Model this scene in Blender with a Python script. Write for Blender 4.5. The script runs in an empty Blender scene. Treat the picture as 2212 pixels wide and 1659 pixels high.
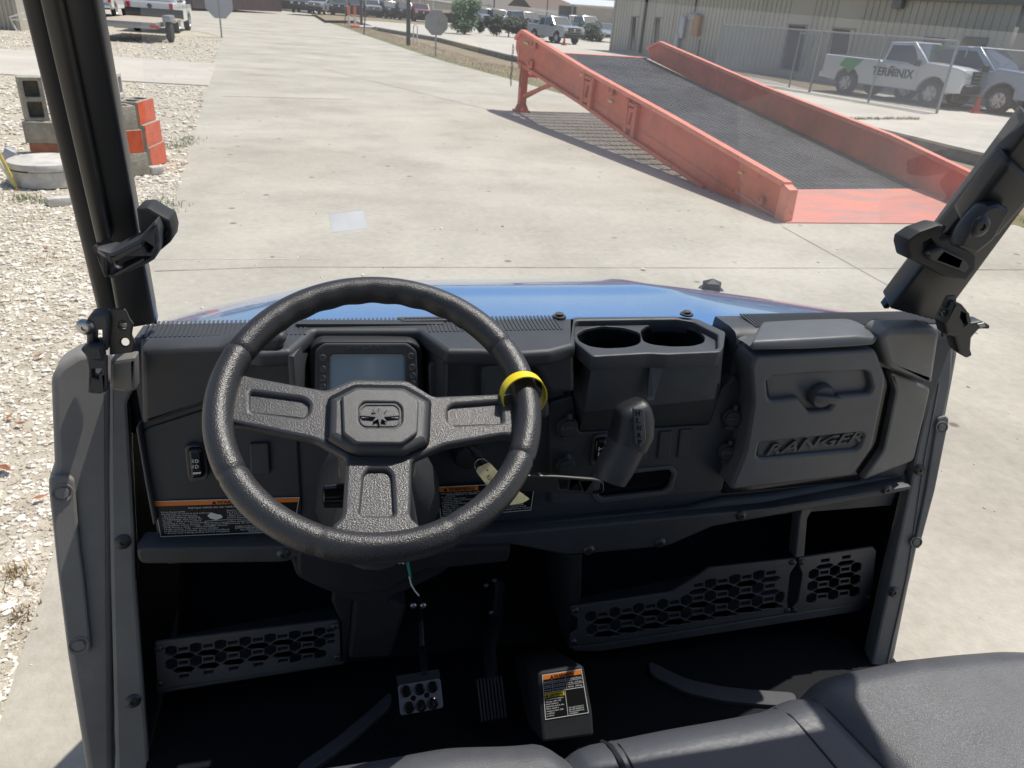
import bpy, bmesh, math, random
from mathutils import Vector, Matrix
random.seed(7)
SC = bpy.context.scene
COL = SC.collection
PI = math.pi
# ------------------------------------------------------------------ camera
F, CX, CY = 1600.0, 1106.0, 829.5
PITCH, ROLL, YAW, H = math.radians(26.7), math.radians(4.35), math.radians(14.0), 1.78
CAM = Vector((0, 0, H))
fw = Vector((math.sin(YAW)*math.cos(PITCH), math.cos(YAW)*math.cos(PITCH), -math.sin(PITCH)))
rt0 = Vector((math.cos(YAW), -math.sin(YAW), 0)); up0 = rt0.cross(fw)
rt = rt0*math.cos(ROLL)+up0*math.sin(ROLL); up = rt.cross(fw)
cam_d = bpy.data.cameras.new('camera'); cam = bpy.data.objects.new('camera', cam_d); COL.objects.link(cam)
m = Matrix((rt, up, -fw)).transposed().to_4x4(); m.translation = CAM
cam.matrix_world = m
cam_d.sensor_width = 36; cam_d.lens = F/2212*36; cam_d.clip_start = 0.02; cam_d.clip_end = 3000
cam_d.dof.use_dof = True; cam_d.dof.focus_distance = 1.15; cam_d.dof.aperture_fstop = 15.0
SC.camera = cam
# ------------------------------------------------------------------ light
SUNV = Vector((0.40, 0.20, 1.0)).normalized()
elev = math.asin(SUNV.z); azi = math.atan2(SUNV.x, SUNV.y)
w = bpy.data.worlds.new('World'); SC.world = w; w.use_nodes = True
nt = w.node_tree; nt.nodes.clear()
sky = nt.nodes.new('ShaderNodeTexSky'); sky.sky_type = 'NISHITA'; sky.sun_disc = False
sky.sun_elevation = elev; sky.sun_rotation = azi; sky.dust_density = 1.5; sky.air_density = 1.0
bg = nt.nodes.new('ShaderNodeBackground'); bg.inputs[1].default_value = 0.12
wo = nt.nodes.new('ShaderNodeOutputWorld')
nt.links.new(sky.outputs[0], bg.inputs[0]); nt.links.new(bg.outputs[0], wo.inputs[0])
sl = bpy.data.lights.new('sun', 'SUN'); sl.energy = 4.6; sl.angle = math.radians(0.5); sl.color = (1, .95, .87)
so = bpy.data.objects.new('sun', sl); COL.objects.link(so)
so.rotation_euler = (-SUNV).to_track_quat('-Z', 'Y').to_euler(); so.location = (20, 20, 30)
SC.view_settings.view_transform = 'Standard'; SC.view_settings.look = 'None'
SC.view_settings.exposure = 0.0; SC.view_settings.gamma = 1.0
SC.cycles.max_bounces = 8; SC.cycles.transparent_max_bounces = 16
SC.cycles.caustics_reflective = False; SC.cycles.caustics_refractive = False
SC.cycles.sample_clamp_indirect = 4.0
# ------------------------------------------------------------------ measuring
GZ = -0.20     # the yard
LZ = 0.0       # the raised lot beyond the retaining wall
def ray(u, v): return fw+rt*((u-CX)/F)+up*((CY-v)/F)
def atZ(u, v, z): d = ray(u, v); return CAM+d*((z-H)/d.z)
def atY(u, v, y): d = ray(u, v); return CAM+d*(y/d.y)
def G(u, v, dz=0): p = atZ(u, v, GZ); p.z += dz; return p
def L(u, v): return atZ(u, v, LZ)
# ------------------------------------------------------------------ materials
def mat(name, col, rough=.5, metal=0., var=0., vscale=8., bump=0., bscale=200., col2=None, spec=.5, coat=0., stretch=None, voro=False, detail=4., rust=None, rv=0.):
    m = bpy.data.materials.new(name); m.use_nodes = True
    t = m.node_tree; b = t.nodes['Principled BSDF']; lk = t.links
    b.inputs['Base Color'].default_value = (*col, 1); b.inputs['Roughness'].default_value = rough
    b.inputs['Metallic'].default_value = metal; b.inputs['Specular IOR Level'].default_value = spec
    b.inputs['Coat Weight'].default_value = coat; b.inputs['Coat Roughness'].default_value = .04
    tc = t.nodes.new('ShaderNodeTexCoord'); src = tc.outputs['Object']
    if stretch:
        mp = t.nodes.new('ShaderNodeMapping'); mp.inputs['Scale'].default_value = stretch
        lk.new(src, mp.inputs[0]); src = mp.outputs[0]
    if var or col2:
        n = t.nodes.new('ShaderNodeTexNoise'); n.inputs['Scale'].default_value = vscale; n.inputs['Detail'].default_value = detail
        n.inputs['Roughness'].default_value = .65
        lk.new(src, n.inputs['Vector'])
        r = t.nodes.new('ShaderNodeValToRGB'); r.color_ramp.elements[0].position = .35; r.color_ramp.elements[1].position = .65
        c2 = col2 if col2 else tuple(min(1, c*(1+var)) for c in col)
        c1 = col if col2 else tuple(c*(1-var) for c in col)
        r.color_ramp.elements[0].color = (*c1, 1); r.color_ramp.elements[1].color = (*c2, 1)
        lk.new(n.outputs[0], r.inputs[0]); out_ = r.outputs[0]
        if rust:
            rc, rs, p0, p1 = rust; n3 = t.nodes.new('ShaderNodeTexNoise'); n3.inputs['Scale'].default_value = rs; n3.inputs['Detail'].default_value = 9; n3.inputs['Roughness'].default_value = .72; lk.new(src, n3.inputs['Vector'])
            mr_ = t.nodes.new('ShaderNodeMapRange'); mr_.inputs[1].default_value = p0; mr_.inputs[2].default_value = p1; lk.new(n3.outputs[0], mr_.inputs[0])
            mx_ = t.nodes.new('ShaderNodeMix'); mx_.data_type = 'RGBA'; lk.new(mr_.outputs[0], mx_.inputs[0]); lk.new(out_, mx_.inputs[6]); mx_.inputs[7].default_value = (*rc, 1); out_ = mx_.outputs[2]
        lk.new(out_, b.inputs['Base Color'])
    if rv:
        n4 = t.nodes.new('ShaderNodeTexNoise'); n4.inputs['Scale'].default_value = 9; n4.inputs['Detail'].default_value = 8; n4.inputs['Roughness'].default_value = .7; lk.new(src, n4.inputs['Vector'])
        m4 = t.nodes.new('ShaderNodeMapRange'); m4.inputs[1].default_value = .3; m4.inputs[2].default_value = .7; m4.inputs[3].default_value = rough-rv; m4.inputs[4].default_value = rough+rv; lk.new(n4.outputs[0], m4.inputs[0]); lk.new(m4.outputs[0], b.inputs['Roughness'])
    if bump:
        if voro:
            n2 = t.nodes.new('ShaderNodeTexVoronoi'); n2.inputs['Scale'].default_value = bscale
        else:
            n2 = t.nodes.new('ShaderNodeTexNoise'); n2.inputs['Scale'].default_value = bscale; n2.inputs['Detail'].default_value = 2
        lk.new(src, n2.inputs['Vector'])
        bp = t.nodes.new('ShaderNodeBump'); bp.inputs['Strength'].default_value = bump; bp.inputs['Distance'].default_value = .1/bscale*10
        lk.new(n2.outputs[0], bp.inputs['Height']); lk.new(bp.outputs[0], b.inputs['Normal'])
    return m
def emit(name, col, s):
    m = mat(name, col); b = m.node_tree.nodes['Principled BSDF']
    b.inputs['Emission Color'].default_value = (*col, 1); b.inputs['Emission Strength'].default_value = s; return m
M = {}
M['dash'] = mat('black_dash_plastic', (.050, .053, .059), .5, bump=.3, bscale=700, var=.14, vscale=5, detail=8, rust=((.13, .125, .115), 14, .66, .80), rv=.10)
M['dash2'] = mat('grey_black_plastic', (.078, .08, .084), .45, bump=.3, bscale=700, var=.12, vscale=6, detail=8, rust=((.15, .145, .135), 14, .66, .80), rv=.1)
M['glove'] = mat('glovebox_plastic', (.115, .117, .123), .42, bump=.3, bscale=700, var=.1, vscale=6, detail=8, rust=((.19, .185, .175), 12, .62, .80), rv=.1)
M['panel'] = mat('dusty_side_panel', (.225, .215, .20), .5, bump=.2, bscale=500, var=.13, vscale=5, detail=8, rust=((.33, .31, .28), 10, .60, .80), rv=.1)
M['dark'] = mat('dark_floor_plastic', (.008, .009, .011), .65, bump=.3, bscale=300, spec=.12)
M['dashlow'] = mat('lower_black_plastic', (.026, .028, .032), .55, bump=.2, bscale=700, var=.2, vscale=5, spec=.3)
M['floorband'] = mat('grey_floor_liner', (.045, .048, .056), .65, var=.15, vscale=10)
M['grip'] = mat('wheel_grip_rubber', (.028, .028, .031), .36, bump=.42, bscale=560, spec=.6)
M['spoke'] = mat('wheel_spoke_texture', (.060, .060, .064), .32, bump=.30, bscale=560, voro=True, stretch=(1, 1.8, 1.8), spec=.6)
M['hub'] = mat('wheel_hub_plastic', (.06, .062, .066), .4, bump=.45, bscale=1100, spec=.6)
M['gloss'] = mat('gloss_black', (.01, .01, .011), .12)
M['tube'] = mat('black_powder_coat', (.022, .024, .028), .38, bump=.08, bscale=700)
M['tube2'] = mat('black_tube_edge', (.05, .048, .045), .4)
M['bolt'] = mat('dark_bolt', (.07, .07, .068), .35, metal=.4)
M['zinc'] = mat('zinc_bolt', (.5, .5, .5), .3, metal=1)
M['seat'] = mat('seat_vinyl', (.078, .081, .090), .42, bump=.35, bscale=900, voro=True, var=.1, vscale=20)
M['seat2'] = mat('seat_smooth_vinyl', (.066, .071, .083), .45, bump=.06, bscale=90)
M['piping'] = mat('seat_seam', (.02, .02, .022), .6)
M['screen'] = mat('display_glass', (.30, .38, .46), .12, coat=1.)  # reflected sky painted into the base colour as pale blue
M['white'] = mat('print_white', (.75, .75, .73), .5)
M['cream'] = mat('tag_cream', (.75, .66, .38), .5, var=.15, vscale=60)
M['orange_print'] = mat('print_orange', (.80, .22, .03), .5)
M['yellow_print'] = mat('print_yellow', (.85, .60, .03), .5)
M['black_print'] = mat('label_black', (.012, .012, .013), .35)
M['band'] = mat('yellow_band', (.85, .66, .02), .35)
M['ring'] = mat('steel_ring', (.7, .68, .6), .25, metal=1)
M['teal'] = mat('teal_wire', (.05, .40, .36), .5)
M['blue'] = mat('blue_paint', (.075, .20, .43), .2, coat=1., var=.03, vscale=2)
M['red'] = mat('ramp_red_paint', (.60, .115, .05), .5, var=.2, vscale=1.6, bump=.05, bscale=40, detail=8, rust=((.20, .09, .05), 5, .62, .70), rv=.1)
M['red_rail'] = mat('ramp_rail_paint', (.78, .235, .15), .45, var=.12, vscale=5, rust=((.28, .13, .09), 9, .62, .68))
M['red_flap'] = mat('ramp_worn_flap', (.70, .21, .14), .55, col2=(.40, .22, .19), vscale=3.2, stretch=(.5, 1.8, 1), detail=8)
M['steel'] = mat('galvanised_steel', (.33, .34, .35), .45, metal=.6, var=.1, vscale=20)
M['signback'] = mat('sign_aluminium', (.28, .28, .27), .5, metal=.5, var=.1, vscale=4)
M['signback2'] = mat('sign_aluminium_light', (.42, .44, .48), .5, metal=.4)
M['pole'] = mat('weathered_dark_pole', (.045, .04, .038), .8, var=.2, vscale=5)
M['green_pole'] = mat('green_pole', (.02, .11, .07), .5)
M['siding'] = mat('beige_metal_siding', (.43, .41, .345), .5, var=.05, vscale=.6)
M['trim'] = mat('grey_trim', (.20, .20, .18), .6)
M['sidingtrim'] = mat('siding_trim', (.42, .40, .34), .5)
M['glassdark'] = mat('dark_window_glass', (.025, .03, .035), .08, coat=.5)
M['glasscar'] = mat('car_glass', (.045, .055, .06), .05, coat=.8)
M['wpaint'] = mat('white_car_paint', (.72, .73, .74), .25, coat=.8)
M['greyblue'] = mat('grey_blue_paint', (.22, .27, .34), .25, coat=.8)
M['silver'] = mat('silver_paint', (.30, .33, .36), .3, coat=.8)
M['blackpaint'] = mat('black_car_paint', (.015, .016, .02), .25, coat=.8)
M['redpaint'] = mat('red_car_paint', (.30, .015, .02), .3, coat=.8)
M['tyre'] = mat('tyre_rubber', (.025, .025, .026), .8, bump=.2, bscale=60)
M['rim'] = mat('alloy_rim', (.5, .5, .5), .35, metal=.7)
M['chrome'] = mat('chrome', (.6, .6, .6), .2, metal=1)
M['lampred'] = mat('red_lens', (.55, .02, .02), .2)
M['lampwhite'] = mat('clear_lens', (.6, .6, .58), .1, coat=1)
M['blkplastic'] = mat('black_trim', (.02, .02, .022), .6)
M['green'] = mat('green_livery', (.035, .35, .07), .35, coat=.5)
M['deck'] = mat('weathered_planks', (.42, .36, .28), .8, var=.25, vscale=6, stretch=(6, .6, 1))
M['block'] = mat('cinder_block', (.36, .33, .27), .9, var=.18, vscale=12, bump=.5, bscale=60)
M['blockred'] = mat('painted_orange_face', (.58, .10, .035), .7, var=.15, vscale=9)
M['brick'] = mat('red_brick_block', (.38, .16, .10), .9, var=.15, vscale=14, bump=.4, bscale=50)
M['conc_light'] = mat('manhole_concrete', (.52, .50, .46), .9, var=.15, vscale=9, bump=.3, bscale=70)
M['signyellow'] = mat('faded_yellow', (.62, .52, .16), .6, var=.15, vscale=12)
M['cable'] = mat('black_cable', (.02, .02, .02), .5)
M['cone'] = mat('cone_red', (.45, .03, .02), .5)
M['cone2'] = mat('safety_orange', (.75, .13, .04), .5)
M['leafdry'] = mat('dry_leaf', (.32, .13, .06), .7, var=.3, vscale=40)
M['roofgrey'] = mat('grey_shingle', (.16, .145, .13), .9, var=.2, vscale=8)
M['roofbrown'] = mat('brown_shingle', (.17, .125, .105), .9, var=.2, vscale=8)
M['roofwhite'] = mat('white_metal_roof', (.72, .74, .75), .35)
M['wallcream'] = mat('cream_house_wall', (.45, .42, .36), .8, var=.08, vscale=1)
M['wallbrick'] = mat('brick_house_wall', (.26, .14, .10), .9, var=.2, vscale=6)
M['darkwall'] = mat('dark_brown_wall', (.055, .035, .032), .8, var=.2, vscale=2)
M['wallgrey'] = mat('grey_shed_wall', (.24, .25, .26), .7)
M['bark'] = mat('bark', (.12, .09, .06), .9, var=.3, vscale=20)
M['leaf'] = mat('green_leaves', (.055, .12, .05), .6, col2=(.11, .20, .08), vscale=3)
M['leafdark'] = mat('dark_green_leaves', (.018, .038, .016), .6, col2=(.035, .06, .025), vscale=4)
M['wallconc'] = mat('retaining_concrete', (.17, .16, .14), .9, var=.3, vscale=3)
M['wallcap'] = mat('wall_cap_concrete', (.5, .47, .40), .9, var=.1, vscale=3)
M['bluewall'] = mat('blue_grey_siding', (.20, .23, .28), .5)
M['refl_film'] = None
# ---- grounds
def ground_mat(name, c1, c2, s1, c3, s2, bump, bs, cracks=0, rough=.85, specks=0):
    m = bpy.data.materials.new(name); m.use_nodes = True; t = m.node_tree; lk = t.links; b = t.nodes['Principled BSDF']
    b.inputs['Roughness'].default_value = rough; b.inputs['Specular IOR Level'].default_value = .3
    tc = t.nodes.new('ShaderNodeTexCoord'); src = tc.outputs['Object']
    def noise(s, d=6, rr=.6, stretch=None):
        v = src
        if stretch:
            mp = t.nodes.new('ShaderNodeMapping'); mp.inputs['Scale'].default_value = stretch; lk.new(src, mp.inputs[0]); v = mp.outputs[0]
        n = t.nodes.new('ShaderNodeTexNoise'); n.inputs['Scale'].default_value = s; n.inputs['Detail'].default_value = d; n.inputs['Roughness'].default_value = rr
        lk.new(v, n.inputs['Vector']); return n.outputs[0]
    def ramp(f, a, c, p0=.35, p1=.65):
        r = t.nodes.new('ShaderNodeValToRGB'); e = r.color_ramp.elements; e[0].position = p0; e[1].position = p1
        e[0].color = (*a, 1); e[1].color = (*c, 1); lk.new(f, r.inputs[0]); return r.outputs[0]
    def mix(f, a, c, mode='MIX'):
        x = t.nodes.new('ShaderNodeMix'); x.data_type = 'RGBA'; x.blend_type = mode
        if isinstance(f, float): x.inputs[0].default_value = f
        else: lk.new(f, x.inputs[0])
        lk.new(a, x.inputs[6]); lk.new(c, x.inputs[7]); return x.outputs[2]
    base = ramp(noise(s1, 6, .55, (1, 1.5, 1)), c1, c2, .3, .7)
    f2 = noise(s2, 8, .7); r3 = ramp(f2, (1, 1, 1), c3, .45, .75)
    out = mix(1., base, r3, 'MULTIPLY')
    f3 = noise(s2*14, 3, .6); r4 = ramp(f3, (.91, .91, .91), (1.06, 1.06, 1.06), .3, .7)
    out = mix(1., out, r4, 'MULTIPLY')
    if cracks:
        vv = t.nodes.new('ShaderNodeTexVoronoi'); vv.feature = 'DISTANCE_TO_EDGE'; vv.inputs['Scale'].default_value = cracks
        n = t.nodes.new('ShaderNodeTexNoise'); n.inputs['Scale'].default_value = 1.5; n.inputs['Detail'].default_value = 6; lk.new(src, n.inputs['Vector'])
        ad = t.nodes.new('ShaderNodeMix'); ad.data_type = 'RGBA'; ad.inputs[0].default_value = .25; lk.new(src, ad.inputs[6]); lk.new(n.outputs['Color'], ad.inputs[7])
        lk.new(ad.outputs[2], vv.inputs['Vector'])
        rc = ramp(vv.outputs['Distance'], (.72, .70, .68), (1, 1, 1), .0, .012); out = mix(1., out, rc, 'MULTIPLY')
    if specks:
        v2 = t.nodes.new('ShaderNodeTexVoronoi'); v2.inputs['Scale'].default_value = specks; lk.new(src, v2.inputs['Vector'])
        rs = ramp(v2.outputs['Distance'], (.45, .42, .4), (1, 1, 1), .05, .09); out = mix(1., out, rs, 'MULTIPLY')
    lk.new(out, b.inputs['Base Color'])
    nb = noise(bs, 4, .6); bp = t.nodes.new('ShaderNodeBump'); bp.inputs['Strength'].default_value = bump; bp.inputs['Distance'].default_value = .02
    lk.new(nb, bp.inputs['Height']); lk.new(bp.outputs[0], b.inputs['Normal'])
    return m
M['concrete'] = ground_mat('yard_concrete', (.405, .374, .312), (.53, .494, .418), .35, (.78, .775, .77), 1.1, .25, 60, specks=2.2)
M['path'] = ground_mat('path_concrete', (.50, .46, .40), (.58, .54, .47), .5, (.88, .88, .88), 1.5, .2, 60, specks=1.5)
M['lot'] = ground_mat('lot_concrete', (.46, .43, .375), (.57, .53, .465), .3, (.85, .84, .82), 1., .2, 50)
M['gravelbase'] = ground_mat('gravel_bed', (.44, .39, .30), (.64, .58, .48), 3., (.62, .60, .56), 12., 1., 40)
M['dirt'] = ground_mat('dry_grass', (.23, .18, .115), (.33, .27, .185), .8, (.75, .72, .62), 4., .8, 50)
M['greengrass'] = ground_mat('green_verge_grass', (.14, .15, .07), (.27, .24, .13), 1.2, (.75, .72, .62), 4., .8, 50)
M['farground'] = ground_mat('far_ground', (.34, .30, .23), (.44, .40, .33), .05, (.8, .8, .75), .3, .2, 5)
M['street'] = ground_mat('street_paving', (.46, .43, .38), (.55, .52, .46), .1, (.9, .9, .9), .6, .2, 20)
# stone scatter material with per stone colour
def stone_mat():
    m = bpy.data.materials.new('gravel_stones'); m.use_nodes = True; t = m.node_tree; lk = t.links; b = t.nodes['Principled BSDF']
    b.inputs['Roughness'].default_value = .8
    tc = t.nodes.new('ShaderNodeTexCoord'); v = t.nodes.new('ShaderNodeTexVoronoi'); v.inputs['Scale'].default_value = 22
    lk.new(tc.outputs['Object'], v.inputs['Vector']); sp = t.nodes.new('ShaderNodeSeparateColor'); lk.new(v.outputs['Color'], sp.inputs[0])
    r = t.nodes.new('ShaderNodeValToRGB'); e = r.color_ramp.elements; e[0].color = (.42, .37, .29, 1); e[1].color = (.80, .76, .67, 1); e[0].position = .05; e[1].position = .8
    lk.new(sp.outputs[0], r.inputs[0]); lk.new(r.outputs[0], b.inputs['Base Color']); return m
M['stone'] = stone_mat()
# glass of the windshield: thin sheet, transparent plus mirror
def pane_mat(name, tint, dust):
    m = bpy.data.materials.new(name); m.use_nodes = True; t = m.node_tree; t.nodes.clear(); lk = t.links
    o = t.nodes.new('ShaderNodeOutputMaterial'); tr = t.nodes.new('ShaderNodeBsdfTransparent'); tr.inputs[0].default_value = (*tint, 1)
    gl = t.nodes.new('ShaderNodeBsdfGlossy'); gl.inputs['Roughness'].default_value = .02; fr = t.nodes.new('ShaderNodeFresnel'); fr.inputs[0].default_value = 1.5
    mx = t.nodes.new('ShaderNodeMixShader'); lk.new(fr.outputs[0], mx.inputs[0]); lk.new(tr.outputs[0], mx.inputs[1]); lk.new(gl.outputs[0], mx.inputs[2])
    df = t.nodes.new('ShaderNodeBsdfTranslucent'); df.inputs[0].default_value = (.85, .85, .85, 1)
    tc = t.nodes.new('ShaderNodeTexCoord'); n = t.nodes.new('ShaderNodeTexNoise'); n.inputs['Scale'].default_value = 3; n.inputs['Detail'].default_value = 5; lk.new(tc.outputs['Object'], n.inputs['Vector'])
    mr = t.nodes.new('ShaderNodeMapRange'); mr.inputs[1].default_value = .35; mr.inputs[2].default_value = .75; mr.inputs[3].default_value = dust*.6; mr.inputs[4].default_value = dust*1.6
    lk.new(n.outputs[0], mr.inputs[0])
    m2 = t.nodes.new('ShaderNodeMixShader'); lk.new(mr.outputs[0], m2.inputs[0]); lk.new(mx.outputs[0], m2.inputs[1]); lk.new(df.outputs[0], m2.inputs[2])
    lk.new(m2.outputs[0], o.inputs[0]); return m
M['pane'] = pane_mat('windshield_polycarbonate', (.97, .98, .98), .05)
M['refl_film'] = pane_mat('reflection_patch', (.9, .9, .9), .95)  # translucent white that imitates a reflection in the windshield
# ------------------------------------------------------------------ object helpers
def tag(o, label=None, cat=None, group=None, kind=None):
    if label: o['label'] = label
    if cat: o['category'] = cat
    if group: o['group'] = group
    if kind: o['kind'] = kind
    return o
def thing(name, loc, label, cat, rz=0, group=None):
    o = bpy.data.objects.new(name, None); COL.objects.link(o); o.empty_display_size = .1
    o.location = loc; o.rotation_euler = (0, 0, rz); o['_e'] = 1
    return tag(o, label, cat, group)
def basis(o):
    from mathutils import Euler
    return Matrix.Translation(o.location) @ o.rotation_euler.to_matrix().to_4x4() @ Matrix.Diagonal((*o.scale, 1))
def link(name, me, mt, parent=None, world=True, smooth=False):
    me.name = name; o = bpy.data.objects.new(name, me); COL.objects.link(o)
    if mt is not None:
        me.materials.clear(); me.materials.append(mt)
    if smooth: shade(me)
    if parent is not None:
        o.parent = parent
        if world and parent.type == 'EMPTY': o.matrix_parent_inverse = basis(parent).inverted()
    return o
def shade(me, ang=40):
    for p in me.polygons: p.use_smooth = True
    try: me.set_sharp_from_angle(angle=math.radians(ang))
    except Exception: pass
def bm2me(bm):
    me = bpy.data.meshes.new('m'); bm.normal_update(); bm.to_mesh(me); bm.free(); return me
class Fr:            # a flat working plane: origin, right, normal towards the viewer
    def __init__(s, o, ex, n):
        s.o = Vector(o); s.n = Vector(n).normalized(); ex = Vector(ex); s.ex = (ex-s.n*ex.dot(s.n)).normalized(); s.ey = s.n.cross(s.ex)
    def lift(s, h): return Fr(s.o+s.n*h, s.ex, s.n)
    def uv(s, u, v):
        d = ray(u, v); t = (s.o-CAM).dot(s.n)/d.dot(s.n); p = CAM+d*t-s.o; return (p.dot(s.ex), p.dot(s.ey))
    def mat(s):
        m = Matrix((s.ex, s.ey, s.n)).transposed().to_4x4(); m.translation = s.o; return m
    def P(s, a, b, c=0): return s.o+s.ex*a+s.ey*b+s.n*c
def plY(y): return Fr((0, y, 0), (1, 0, 0), (0, -1, 0))
def fillet(pts, r):
    if not r: return pts
    out = []; n = len(pts)
    for i in range(n):
        p = Vector(pts[i]); a = Vector(pts[i-1])-p; b = Vector(pts[(i+1) % n])-p
        la, lb = a.length, b.length
        if la < 1e-6 or lb < 1e-6: continue
        rr = min(r, la*.45, lb*.45); a.normalize(); b.normalize()
        p0 = p+a*rr; p2 = p+b*rr
        for k in range(5):
            t = k/4; q = p0*(1-t)**2+p*2*t*(1-t)+p2*t*t; out.append((q.x, q.y))
    return out
def curve_mesh(loops, t, bev=0., segs=2):
    cu = bpy.data.curves.new('c', 'CURVE'); cu.dimensions = '2D'; cu.fill_mode = 'BOTH'
    for lp in loops:
        sp = cu.splines.new('POLY'); sp.points.add(len(lp)-1); sp.use_cyclic_u = True
        for i, p in enumerate(lp): sp.points[i].co = (p[0], p[1], 0, 1)
    bev = min(bev, t*.49)
    cu.extrude = max(t/2-bev, 0); cu.bevel_depth = bev; cu.bevel_resolution = segs-1; cu.offset = -bev
    o = bpy.data.objects.new('c', cu); COL.objects.link(o)
    bpy.context.view_layer.update()
    me = bpy.data.meshes.new_from_object(o.evaluated_get(bpy.context.evaluated_depsgraph_get()))
    bpy.data.objects.remove(o); bpy.data.curves.remove(cu)
    me.transform(Matrix.Translation((0, 0, -t/2))); return me
def slab(name, parent, mt, fr, pts, t=.01, lift=0., bev=.003, holes=(), r=0., metric=False, hr=0., segs=2, smooth=True):
    f = fr.lift(lift)
    conv = (lambda L_: [tuple(p) for p in L_]) if metric else (lambda L_: [f.uv(*p) for p in L_])
    loops = [fillet(conv(pts), r)]+[fillet(conv(h), hr) for h in holes]
    me = curve_mesh(loops, t, bev, segs); me.transform(f.mat())
    return link(name, me, mt, parent, smooth=smooth)
def circ(c, r, n=20, ry=None): return [(c[0]+r*math.cos(2*PI*i/n), c[1]+(ry or r)*math.sin(2*PI*i/n)) for i in range(n)]
def text(name, parent, mt, fr, s, u, v, hpx, wpx=None, lift=.0005, t=.0004, align='LEFT', rot=0., shear=0., bev=0, res=1, bold=0.):
    """text whose baseline starts (or centres) at pixel u,v on the plane; hpx = cap height in pixels"""
    f = fr.lift(lift); a = f.uv(u, v); b = f.uv(u, v-hpx); hh = math.hypot(b[0]-a[0], b[1]-a[1])
    cu = bpy.data.curves.new('t', 'FONT'); cu.body = s; cu.size = hh/.70; cu.align_x = align; cu.extrude = t/2; cu.resolution_u = res; cu.shear = shear; cu.offset = bold*hh
    if bev: cu.bevel_depth = bev
    o = bpy.data.objects.new('t', cu); COL.objects.link(o); bpy.context.view_layer.update()
    me = bpy.data.meshes.new_from_object(o.evaluated_get(bpy.context.evaluated_depsgraph_get()))
    bpy.data.objects.remove(o); bpy.data.curves.remove(cu)
    if wpx:
        xs = [q.co.x for q in me.vertices]; w0 = (max(xs)-min(xs)) or 1
        c = f.uv(u+wpx, v); me.transform(Matrix.Diagonal((abs(c[0]-a[0])/w0, 1, 1, 1)))
    me.transform(f.mat() @ Matrix.Translation((a[0], a[1], 0)) @ Matrix.Rotation(rot, 4, 'Z'))
    return link(name, me, mt, parent)
def join_meshes(mes):
    bm = bmesh.new()
    for me in mes: bm.from_mesh(me)
    return bm2me(bm)
def tube_bm(bm, pts, r, n=10, cap=True):
    pts = [Vector(p) for p in pts]; rs = r if isinstance(r, (list, tuple)) else [r]*len(pts); rings = []
    ref = None
    for i, p in enumerate(pts):
        d = (pts[min(i+1, len(pts)-1)]-pts[max(i-1, 0)]).normalized()
        if ref is None: ref = Vector((0, 0, 1)) if abs(d.z) < .9 else Vector((1, 0, 0))
        a = (ref-d*ref.dot(d)).normalized(); ref = a; b = d.cross(a)
        rings.append([bm.verts.new(p+(a*math.cos(2*PI*k/n)+b*math.sin(2*PI*k/n))*rs[i]) for k in range(n)])
    for i in range(len(rings)-1):
        for k in range(n): bm.faces.new((rings[i][k], rings[i][(k+1) % n], rings[i+1][(k+1) % n], rings[i+1][k]))
    if cap:
        bm.faces.new(rings[0][::-1]); bm.faces.new(rings[-1])
def tube(name, parent, mt, pts, r, n=12, world=True):
    bm = bmesh.new(); tube_bm(bm, pts, r, n); bmesh.ops.recalc_face_normals(bm, faces=bm.faces)
    return link(name, bm2me(bm), mt, parent, world, smooth=True)
def box_bm(bm, c, s, bev=0., rot=None):
    r = bmesh.ops.create_cube(bm, size=1.0); vs = r['verts']
    mm = Matrix.Translation(c) @ (rot if rot is not None else Matrix.Identity(4)) @ Matrix.Diagonal((*s, 1))
    bmesh.ops.transform(bm, matrix=mm, verts=vs)
    if bev:
        es = list({e for v in vs for e in v.link_edges}); bmesh.ops.bevel(bm, geom=es, offset=bev, segments=2, affect='EDGES', profile=.5)
def box(name, parent, mt, c, s, bev=0., rot=None, world=True):
    bm = bmesh.new(); box_bm(bm, c, s, bev, rot); return link(name, bm2me(bm), mt, parent, world, smooth=bev > 0)
def cyl_bm(bm, c, axis, r, h, n=20, r2=None):
    axis = Vector(axis).normalized(); q = axis.to_track_quat('Z', 'Y').to_matrix().to_4x4()
    rr = bmesh.ops.create_cone(bm, cap_ends=True, segments=n, radius1=r, radius2=r if r2 is None else r2, depth=h)
    bmesh.ops.transform(bm, matrix=Matrix.Translation(c) @ q, verts=rr['verts'])
def cyl(name, parent, mt, c, axis, r, h, n=20, r2=None, world=True):
    bm = bmesh.new(); cyl_bm(bm, c, axis, r, h, n, r2); return link(name, bm2me(bm), mt, parent, world, smooth=True)
def sheet(name, mt, pts, z, kind='structure', thick=0.):
    bm = bmesh.new(); vs = [bm.verts.new((p[0], p[1], z)) for p in pts]; f = bm.faces.new(vs)
    if f.normal.z < 0 or True:
        bm.normal_update()
        if f.normal.z < 0: f.normal_flip()
    if thick:
        bm.normal_update(); r = bmesh.ops.extrude_face_region(bm, geom=[f]); vv = [g for g in r['geom'] if isinstance(g, bmesh.types.BMVert)]
        # original stays at z as the top, copy goes down
        for q in vv: q.co.z -= thick
        bmesh.ops.recalc_face_normals(bm, faces=bm.faces)
    bmesh.ops.triangulate(bm, faces=[x for x in bm.faces if len(x.verts) > 4])
    o = link(name, bm2me(bm), mt); tag(o, kind=kind); return o
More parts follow.
